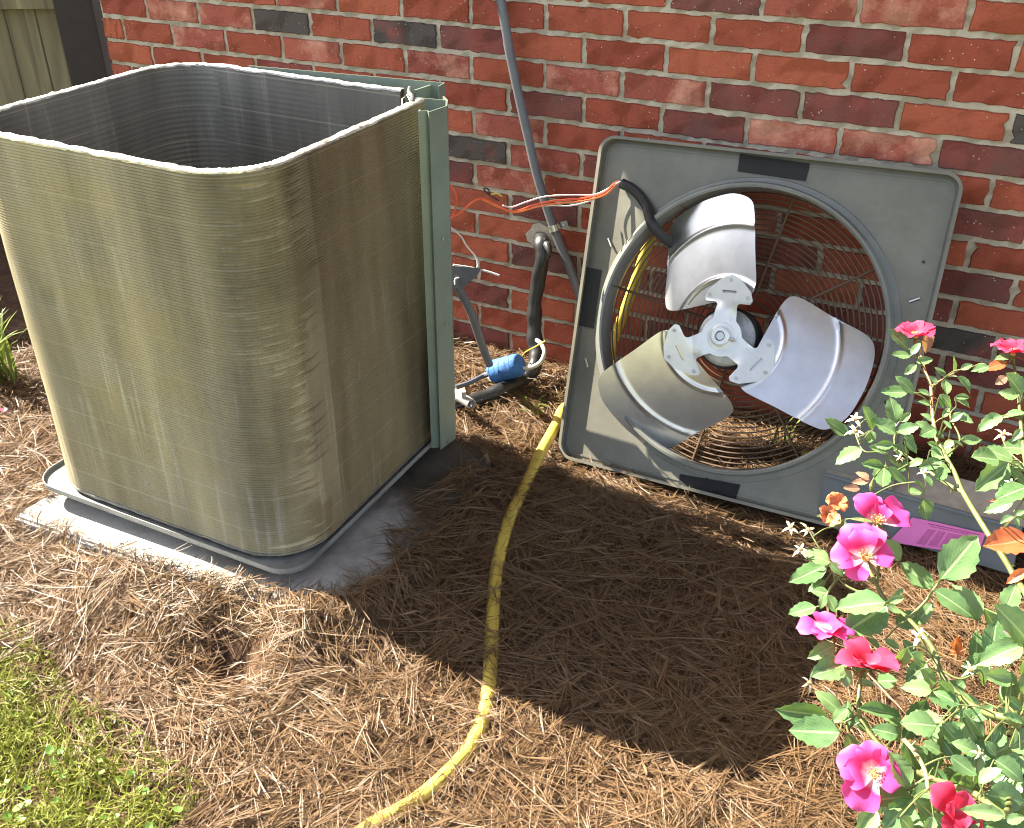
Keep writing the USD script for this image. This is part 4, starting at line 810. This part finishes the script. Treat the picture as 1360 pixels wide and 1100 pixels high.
LV = [(1206,464,1179,437),(1209,473,1182,473),(1217,484,1201,498),(1210,471,1223,456),(1217,481,1239,478),(1205,522,1169,522),(1214,522,1190,499),(1189,562,1183,527,.75),(1234,525,1218,518),(1236,538,1221,532),(1159,552,1143,540),
 (1256,502,1241,487),(1245,510,1233,500),(1255,504,1257,525,.7),(1267,498,1264,473),(1276,491,1292,483),(1314,487,1290,492,.55),(1271,500,1291,521,.6),(1249,524,1267,542),(1247,528,1255,542),(1268,531,1291,539),(1268,528,1290,527,.4),
 (1347,475,1322,474),(1358,524,1334,496,.8),(1352,526,1327,521,.7),(1362,548,1332,550,.55),(1331,552,1298,571,.5),
 (1127,578,1093,557,.5),(1144,596,1110,612,.6),(1160,570,1144,541,.6),(1190,576,1157,558,.65),(1191,573,1222,566,.6),(1187,590,1161,592,.55),(1178,601,1153,594,.55),(1186,593,1209,602,.7),(1201,586,1220,601,.7),(1174,619,1141,617,.45),(1174,619,1171,648,.95),(1178,621,1203,643,.5),(1178,606,1198,619),(1160,576,1150,590),(1155,572,1162,588),(1195,560,1210,548),(1200,575,1215,590),
 (1235,571,1219,559,.7),(1243,569,1221,579,.75),(1243,574,1253,584,.7),(1263,551,1293,563,.55),(1253,559,1264,570,.4),(1266,585,1253,595,.7),(1267,586,1280,594,.5),(1276,585,1303,585,.5),(1235,598,1253,604,.45),(1232,588,1246,592),(1240,560,1225,548),(1252,555,1262,540,.45),(1262,560,1280,548,.5),
 (1250,612,1220,622,.6),(1255,622,1240,640,.7),(1240,615,1262,628,.7),(1225,610,1208,618),(1225,630,1240,648,.6),(1205,612,1192,628),(1215,640,1230,652),
 (1345,611,1309,593,.75),(1325,611,1292,605,.85),(1340,615,1295,652,.55),(1362,596,1329,593,.8),(1341,619,1362,624,.7),(1341,622,1362,645,.6),(1365,646,1321,663,.55),(1346,667,1305,680,.45),(1345,686,1328,695,.5),(1350,685,1363,677,.5),(1348,687,1353,702,.5),(1346,680,1362,690,.5),(1344,640,1328,645,.4),(1357,570,1345,585,.5),
 (1250,769,1296,712,.68),(1239,781,1194,747,.62),(1240,784,1297,818,.55),(1368,855,1324,803,.62),(1360,856,1298,879,.5),(1344,902,1305,897,.6),(1345,880,1330,868,.5),
 (1104,748,1066,729,.7),(1099,750,1047,775,.5),(1101,748,1121,765,.6),(1097,771,1073,784,.5),(1084,806,1046,817,.6),(1100,788,1078,784,.7),(1095,790,1090,809,.6),(1099,790,1109,814,.7),(1176,800,1108,808,.62),(1177,804,1121,842,.72),(1196,744,1168,715,.6),(1187,794,1200,781,.5),(1178,804,1196,815,.5),(1178,800,1201,793,.5),(1108,700,1100,680,.5),(1122,690,1112,705),
 (1109,857,1074,874,.6),(1123,882,1078,897,.7),(1121,887,1126,913,.7),(1098,950,1031,945,.55),(1115,973,1047,971,.68),(1118,947,1085,917,.55),(1128,970,1126,930,.42),(1140,941,1202,948,.32),(1144,906,1162,910,.6),(1126,974,1137,1020,.45),(1130,955,1160,972,.6),(1125,940,1105,960,.6),(1150,900,1135,885,.6),
 (1198,961,1163,942,.6),(1193,976,1159,967,.65),(1206,1046,1179,998,.65),(1211,1059,1156,1062,.75),(1212,1061,1171,1106,.62),(1214,1061,1258,1099,.5),(1211,1056,1259,1052,.6),(1244,964,1201,958,.75),(1200,984,1220,1036,.62),
 (1237,918,1199,910,.7),(1274,936,1243,917,.6),(1269,925,1241,904,.4),(1278,942,1310,979,.62),(1250,957,1203,955,.75),(1251,962,1277,993,.75),(1316,993,1335,961,.6),(1358,960,1332,949,.5),(1320,1009,1364,1036,.68),(1311,1056,1362,1065,.8),(1335,1084,1273,1076,.38),(1283,1012,1272,1066,.8),(1336,925,1357,944,.5),
 (1250,1000,1225,985,.7),(1262,1005,1296,1030,.6),(1240,1020,1255,1050,.7),(1298,1000,1270,985,.7),(1300,1040,1330,1020,.6),(1230,880,1205,905,.7),(1222,890,1245,910,.7),(1205,860,1190,890,.6),(1210,868,1232,885,.7),(1215,872,1196,850,.65),(1290,955,1320,938,.6),(1325,940,1345,965,.6),(1308,985,1325,1005,.6),(1335,1090,1362,1085,.6),(1300,1090,1275,1100,.6),(1240,1085,1230,1108,.7),(1195,1085,1215,1106,.7),(1175,850,1195,862,.6),(1168,860,1150,848,.6)]
DK = [(1207,654,1224,654,.85),(1226,662,1229,691,.85),(1164,905,1192,904,.9),(1260,590,1238,612,.8),(1300,930,1262,950,.8),(1280,960,1250,1000,.8),(1230,930,1200,985,.6),(1305,1050,1260,1020,.8),(1250,1030,1215,1060,.7),(1345,1050,1300,1090,.7),(1355,1000,1330,1040,.6),(1215,830,1240,800,.5),(1190,830,1225,815,.7)]
bases = [leaf(l[:2], l[2:4], *(l[4:5] or (.58,)), dd=gr_.normal(0, .025)) for l in LV]
bases += [leaf(l[:2], l[2:4], *(l[4:5] or (.7,)), dd=.09+gr_.normal(0, .02)) for l in DK]
for i in range(95):                                                    # lower layer under the top leaves
    px = np.array([gr_.uniform(1150, 1372), gr_.uniform(800, 1115)]); 
    if px[0] < 1330-(px[1]-760)*.62: continue
    a = gr_.uniform(0, PI2); l = gr_.uniform(34, 58); bases.append(leaf(px, px+l*np.array([math.cos(a), math.sin(a)]), gr_.uniform(.55, .75), dd=gr_.uniform(.06, .16)))
leaf((1366, 716), (1303, 728), .62, LEAFRED, lab='orange turning leaf at the right edge'); leaf((1366, 662), (1312, 665), .16, LEAFRED, lab='thin orange-red leaf edge'); leaf((1366, 757), (1336, 775), .45, LEAFRED, lab='salmon red young leaf')
leaf((1233, 438), (1230, 470), .5, LEAFPINK, dd=.01, lab='bronze pink leaf behind the topmost flower'); leaf((1337, 500), (1322, 511), .7, LEAFPINK); leaf((1338, 480), (1308, 492), .5, LEAFRED)
leaf((1155, 638), (1138, 625), .6, LEAFPINK); leaf((1154, 640), (1130, 643), .5, LEAFPINK); leaf((1142, 649), (1120, 648), .5, LEAFPINK)
for k, (dx, dy) in enumerate([(-9, -13), (8, -13), (-12, -4), (12, -5), (-10, 3), (11, 4), (0, -22), (-4, -20), (5, -18)]): leaf((1271, 868), (1271+dx, 866+dy), .38, LEAFRED)
# canes and stalks
def cane(pts, r0, r1, m=STEM, dd=.02, thorns=0, seed=1):
    P = spline([rp(p, dd) if len(p) == 2 else np.array(p) for p in pts], 6); n = len(P)
    obj('cane', tube(P, np.linspace(r0, r1, n), 8), m, rose, smooth=50)
    g = np.random.default_rng(seed)
    for k in range(thorns):
        i = g.integers(2, n-2); d = g.normal(0, 1, 3); t = P[i+1]-P[i]; d -= t*(d@t)/(t@t); d /= np.linalg.norm(d)
        obj('thorn', tube([P[i]+d*r1*.5, P[i]+d*.006, P[i]+d*.010+np.array([0, 0, -.0015])], [.0026, .0014, .0003], 6), STEM if m is STEM else STEMRED, rose)
    return P
BASE = np.array([1.50, -.80, 0.0]); BASE[2] = float(surf(BASE[:1], BASE[1:2])[0])
allP = []
allP.append(cane([BASE, (1372, 830), (1345, 762), (1316, 715), (1296, 683), (1278, 652), (1268, 628), (1256, 606), (1243, 582)], 0.0046, .0030, thorns=5))
allP.append(cane([(1243, 582), (1238, 545), (1236, 512), (1229, 494), (1223, 472), (1217, 450)], .0030, .0018, STEMRED, thorns=4, seed=2))
allP.append(cane([(1280, 655), (1258, 643), (1236, 628), (1214, 612), (1190, 594), (1189, 568)], .0034, .0014, thorns=2, seed=3))
allP.append(cane([(1236, 514), (1252, 504), (1276, 491), (1292, 487)], .0018, .001, STEMRED))
allP.append(cane([(1256, 606), (1275, 585), (1262, 553), (1270, 540)], .002, .001)); allP.append(cane([(1190, 594), (1165, 600), (1146, 598), (1134, 572)], .0018, .001)); allP.append(cane([(1214, 612), (1190, 625), (1174, 620), (1158, 640), (1155, 660)], .0018, .001))
allP.append(cane([np.array([1.53, -.72, 0.0]), (1385, 700), (1365, 630), (1357, 575), (1352, 520), (1344, 468)], .0045, .0020, thorns=2, seed=5)); allP.append(cane([(1362, 620), (1340, 600), (1330, 580)], .0016, .001))
allP.append(cane([BASE+[-.01, -.02, 0], (1350, 960), (1295, 940), (1252, 900), (1238, 860), (1206, 822), (1178, 800), (1160, 768), (1149, 745)], .0055, .0022, thorns=6, seed=6))
allP.append(cane([(1178, 800), (1150, 790), (1120, 775), (1100, 748), (1075, 706)], .0022, .001)); allP.append(cane([(1165, 775), (1168, 730), (1165, 694)], .0022, .0016)); allP.append(cane([(1165, 775), (1125, 760), (1098, 790), (1100, 812), (1096, 830)], .002, .0012))
allP.append(cane([(1295, 940), (1262, 910), (1246, 888), (1232, 862), (1221, 846)], .0026, .0014)); allP.append(cane([(1246, 888), (1275, 902), (1300, 890), (1289, 892)], .0016, .001)); allP.append(cane([(1350, 950), (1330, 925), (1331, 896)], .0018, .001)); allP.append(cane([(1206, 822), (1228, 800), (1240, 783), (1250, 769)], .0022, .0014, thorns=1))
allP.append(cane([BASE+[-.03, -.03, 0], (1340, 1075), (1290, 1052), (1232, 1032), (1190, 1010), (1160, 980), (1141, 948), (1143, 905), (1148, 886)], .005, .0022, thorns=3, seed=8)); allP.append(cane([(1141, 948), (1118, 960), (1098, 950)], .0016, .001)); allP.append(cane([(1232, 1032), (1200, 1050), (1170, 1036), (1162, 1030)], .002, .0014)); allP.append(cane([(1200, 982), (1214, 998), (1228, 1022), (1233, 1048)], .0030, .0026, THORNY, dd=-.03, thorns=6, seed=9)); allP.append(cane([(1290, 1052), (1275, 1068), (1270, 1082)], .0022, .0014)); allP.append(cane([(1190, 1010), (1205, 1040), (1212, 1060)], .0018, .0012))
AP = np.vstack(allP); stalks = []
for B in bases:
    d = np.linalg.norm(AP-B, axis=1); i = int(d.argmin())
    if d[i] < .12: stalks.append(tube(spline([AP[i], (AP[i]+B)/2+np.array([0, 0, .1*d[i]]), B], 4), [.0011]*8+[.0008], 5))
obj('leaf_stalks', cat_(stalks), STEM, rose, kind='stuff')
# flowers
def frame(ax):
    ax = np.asarray(ax, float); ax /= np.linalg.norm(ax); u = np.cross(ax, [.3, .2, 1.0]); u /= np.linalg.norm(u); return u, np.cross(ax, u), ax
def flower(px, axis, r, petals, m, open_=1.0, seed=1, lab=None, dd=-.01, stam=True, inner=0):
    c = rp(px, dd); ax = CR*axis[0]+CU*axis[1]-CF*axis[2]; u, v, ax = frame(ax); g = np.random.default_rng(seed)
    fl = UsdGeom.Xform.Define(stage, '/World/rose_bush/'+numbered('/World/rose_bush', 'flower')); fl.AddTranslateOp().Set(Gf.Vec3d(*map(float, c)))
    if lab: tag(fl, lab)
    k = 0
    for (az, op, sc) in petals+[(g.uniform(0, 360), .25, .55) for _ in range(inner)]:
        a = math.radians(az)+g.normal(0, .06); rad = u*math.cos(a)+v*math.sin(a); tan = np.cross(ax, rad)
        nu, nv = 9, 9; pts, uv = [], []; L = r*sc
        lean = op*open_                                            # 0 = upright, 1 = flat
        wob = g.uniform(0, 6)
        for i in range(nu):
            s = i/(nu-1); w = L*.92*(math.sin(min(s*1.05, 1)*math.pi*.62)**.8)*(1 if s < .8 else 1-.32*((s-.8)/.2)**2)*.5+.001
            ang = (1-lean)*1.35*(1-.45*s)+.10*math.sin(s*3)-.35*lean*max(0, s-.65)
            # integrate profile roughly
            x = L*s*math.cos(ang*.9); z = L*s*math.sin(ang*.9)
            for j in range(nv):
                t = j/(nv-1)*2-1; cup = .30*(1-.4*lean)*w*t*t; edge = (.05*L*math.sin(t*5+wob)+g.normal(0, .008*L))*s**3
                xx = x-(.16*L*t*t*s**4)
                pts.append(rad*(xx-cup*math.sin(ang))+tan*(w*t)+ax*(z+cup*math.cos(ang)+edge)); uv.append((s, (t+1)/2))
        obj('petal', (np.array(pts), grid(nu, nv)), m, fl, smooth=True, uv=np.array(uv)); k += 1
    if stam:
        st_ = [trimesh.creation.icosphere(1, .0042*r/.033)]; st_[0].vertices = st_[0].vertices*[1, 1, .6]
        S = []
        for q in range(22):
            a = g.uniform(0, PI2); ro = r*.20*math.sqrt(g.random()); tip = (u*math.cos(a)+v*math.sin(a))*ro+ax*(r*.17)
            S.append(tube([np.zeros(3), tip], .0004, 4)); b = trimesh.creation.icosphere(0, .0011); b.apply_translation(tip); S.append(b)
        obj('stamens', cat_(S+st_), STAMEN, fl)
    se = []
    for q in range(5):
        a = q*PI2/5+.3; rad = u*math.cos(a)+v*math.sin(a); tan = np.cross(ax, rad); P = [np.zeros(3)-ax*.002, rad*r*.3-ax*r*.10, rad*r*.62-ax*r*.22]
        se.append(trimesh.Trimesh(np.array([P[0]-tan*.002, P[0]+tan*.002, P[1]+tan*.003, P[1]-tan*.003, P[2]]), [[0, 1, 2], [0, 2, 3], [3, 2, 4]], process=False))
    se.append(tube([-ax*.010, -ax*.004, -ax*.0005], [.0016, .0042, .0045], 8))
    obj('sepals', cat_(se), STEM, fl)
def px2m(px, n): return n*rdep(px)/FPX
R5 = [(0, .5, 1), (72, .58, 1), (144, .5, 1), (216, .6, 1), (288, .54, 1)]
flower((1216, 447), (-.15, .95, .45), px2m((1216, 447), 29), R5+[(36, .4, .85), (180, .45, .85)], PETRED, .85, 1, 'topmost red flower on the tall cane')
flower((1345, 470), (-.05, .95, .4), px2m((1345, 470), 30), R5+[(36, .4, .85), (180, .45, .85)], PETRED, .85, 2, 'red flower at the right edge')
def petal_list(ax, dirs):
    """petal azimuths from wanted directions in the picture"""
    a = CR*ax[0]+CU*ax[1]-CF*ax[2]; u, v, a = frame(a); out = []
    for (x, y, op, sc) in dirs:
        w = CR*x+CU*y; out.append((math.degrees(math.atan2(w@v, w@u)), op, sc))
    return out
ax = (.0, .35, .95)
flower((1164, 692), (.1, .55, .85), px2m((1164, 692), 50), petal_list((.1, .55, .85), [(-.15, 1, .75, .75), (.98, .35, .9, 1.0), (-.75, .75, .55, .85), (.5, .85, .4, .5)]), PETPINK, 1, 3, 'open pink flower with spread petals beside the pink notice')
flower((1149, 741), (-.1, .45, .9), px2m((1149, 741), 50), petal_list((-.1, .45, .9), [(-.45, .9, .75, 1.0), (.3, 1, .72, .95), (.85, .25, .85, .75), (-.95, .15, .88, .9), (-.55, -.75, .95, .72), (-.1, .9, .5, .8)]), PETPINK, 1, 4, 'large open pink flower in the middle of the bush')
flower((1098, 838), (.05, .9, .4), px2m((1098, 838), 40), petal_list((.05, .9, .4), [(-1, .2, .95, 1), (.9, .2, .9, .95), (-.3, -.6, .8, .7), (.3, -.7, .8, .7), (0, 1, .55, .8)]), PETPINK, .95, 5, 'pink flower seen from the side at the left of the bush', stam=False, inner=3)
flower((1152, 886), (.1, .95, .35), px2m((1152, 886), 46), petal_list((.1, .95, .35), [(-1, .1, .85, .95), (1, .2, .6, 1), (.15, -.9, .35, .95), (-.2, 1, .3, .95), (.5, -.8, .75, .6)]), PETRED, .9, 6, 'half-open red flower seen from the side', stam=False, inner=5)
flower((1160, 1027), (-.1, .3, .95), px2m((1160, 1027), 52), petal_list((-.1, .3, .95), [(-.1, 1, .8, .8), (.6, .8, .7, .7), (-.95, .35, .9, .95), (-.5, -.95, .95, 1.05), (.9, -.3, .6, .7), (-1, -.05, .8, .8)]), PETPINK, 1, 7, 'lowest pink flower with a pale centre')
flower((1268, 1078), (.2, .3, .9), px2m((1268, 1078), 44), petal_list((.2, .3, .9), [(-.7, .8, .85, 1), (.9, -.5, .9, 1.0), (.2, -1, .9, 1), (.5, .8, .4, .7), (-.6, -.6, .8, .7)]), PETRED, 1, 8, 'red flower cut by the lower edge', inner=3, stam=False)
def spent(px, r, seed):
    c = rp(px, -.01); g = np.random.default_rng(seed); ax = CR*g.normal(0, .3)+CU*.5-CF*.8; u, v, ax = frame(ax); S = []
    n = 5
    for q in range(n):
        a = q*PI2/n+g.normal(0, .25); rad = u*math.cos(a)+v*math.sin(a); tan = np.cross(ax, rad); L = r*g.uniform(.75, 1.15)
        P = [c, c+rad*L*.45+ax*.12*L, c+rad*L*.8, c+rad*L-ax*.25*L]; W = [.10*L, .15*L, .08*L, .004*L]
        vv = np.array([p+tan*w*s for p, w in zip(P, W) for s in (-1, 1)]); S.append(trimesh.Trimesh(vv, tris(np.array([[2*i, 2*i+1, 2*i+3, 2*i+2] for i in range(3)])), process=False))
    o = obj('spent_flower', cat_(S), SEPAL, rose)
    b = trimesh.creation.icosphere(1, r*.2); b.vertices += (meshkit.noise(b.vertices*900, 3)[:, None]-.5)*.002; b.apply_translation(c+ax*r*.08); obj('dried_heart', b, STAMEN, o)
for i, (p, r) in enumerate([((1136, 557), 15), ((1136, 573), 15), ((1050, 701), 14), ((1073, 704), 17), ((1063, 730), 15), ((1220, 845), 19), ((1288, 890), 17), ((1331, 895), 18), ((1074, 907), 15), ((1301, 1001), 14), ((1332, 577), 16), ((1195, 608), 9), ((1228, 628), 11), ((1343, 642), 13)]): spent(p, px2m(p, r*.85), 60+i)
for i, (p, r) in enumerate([((1112, 668), 15), ((1096, 684), 15), ((1107, 690), 11)]):
    flower(p, (gr_.uniform(-.6, .6), .4, .7), px2m(p, r*1.25), [(k*60+gr_.uniform(-20, 20), gr_.uniform(.3, .9), gr_.uniform(.6, 1)) for k in range(6)], WITHER, .9, 90+i, 'withered orange-brown flower', stam=False)
bud = rp((1158, 645)); obj('bud', tube([bud-[0, 0, .01], bud, bud+[0, 0, .012]], [.002, .004, .001], 8), STEM, rose)
for p, l in (((5, 544), 'small fallen red petal on the straw at the left edge'), ((1331, 841), 'small fallen pink petal on the straw beside the rose leaves')):
    c = on_z(p, .028); vv = np.array([[math.cos(t)*.011, math.sin(t)*.008, .002*math.sin(2*t)] for t in np.linspace(0, PI2, 12)[:-1]]+[[0, 0, -.002]])+c
    tag(obj('fallen_petal', (vv, np.array([[i, (i+1) % 11, 11] for i in range(11)])), PETRED), l, 'petal')
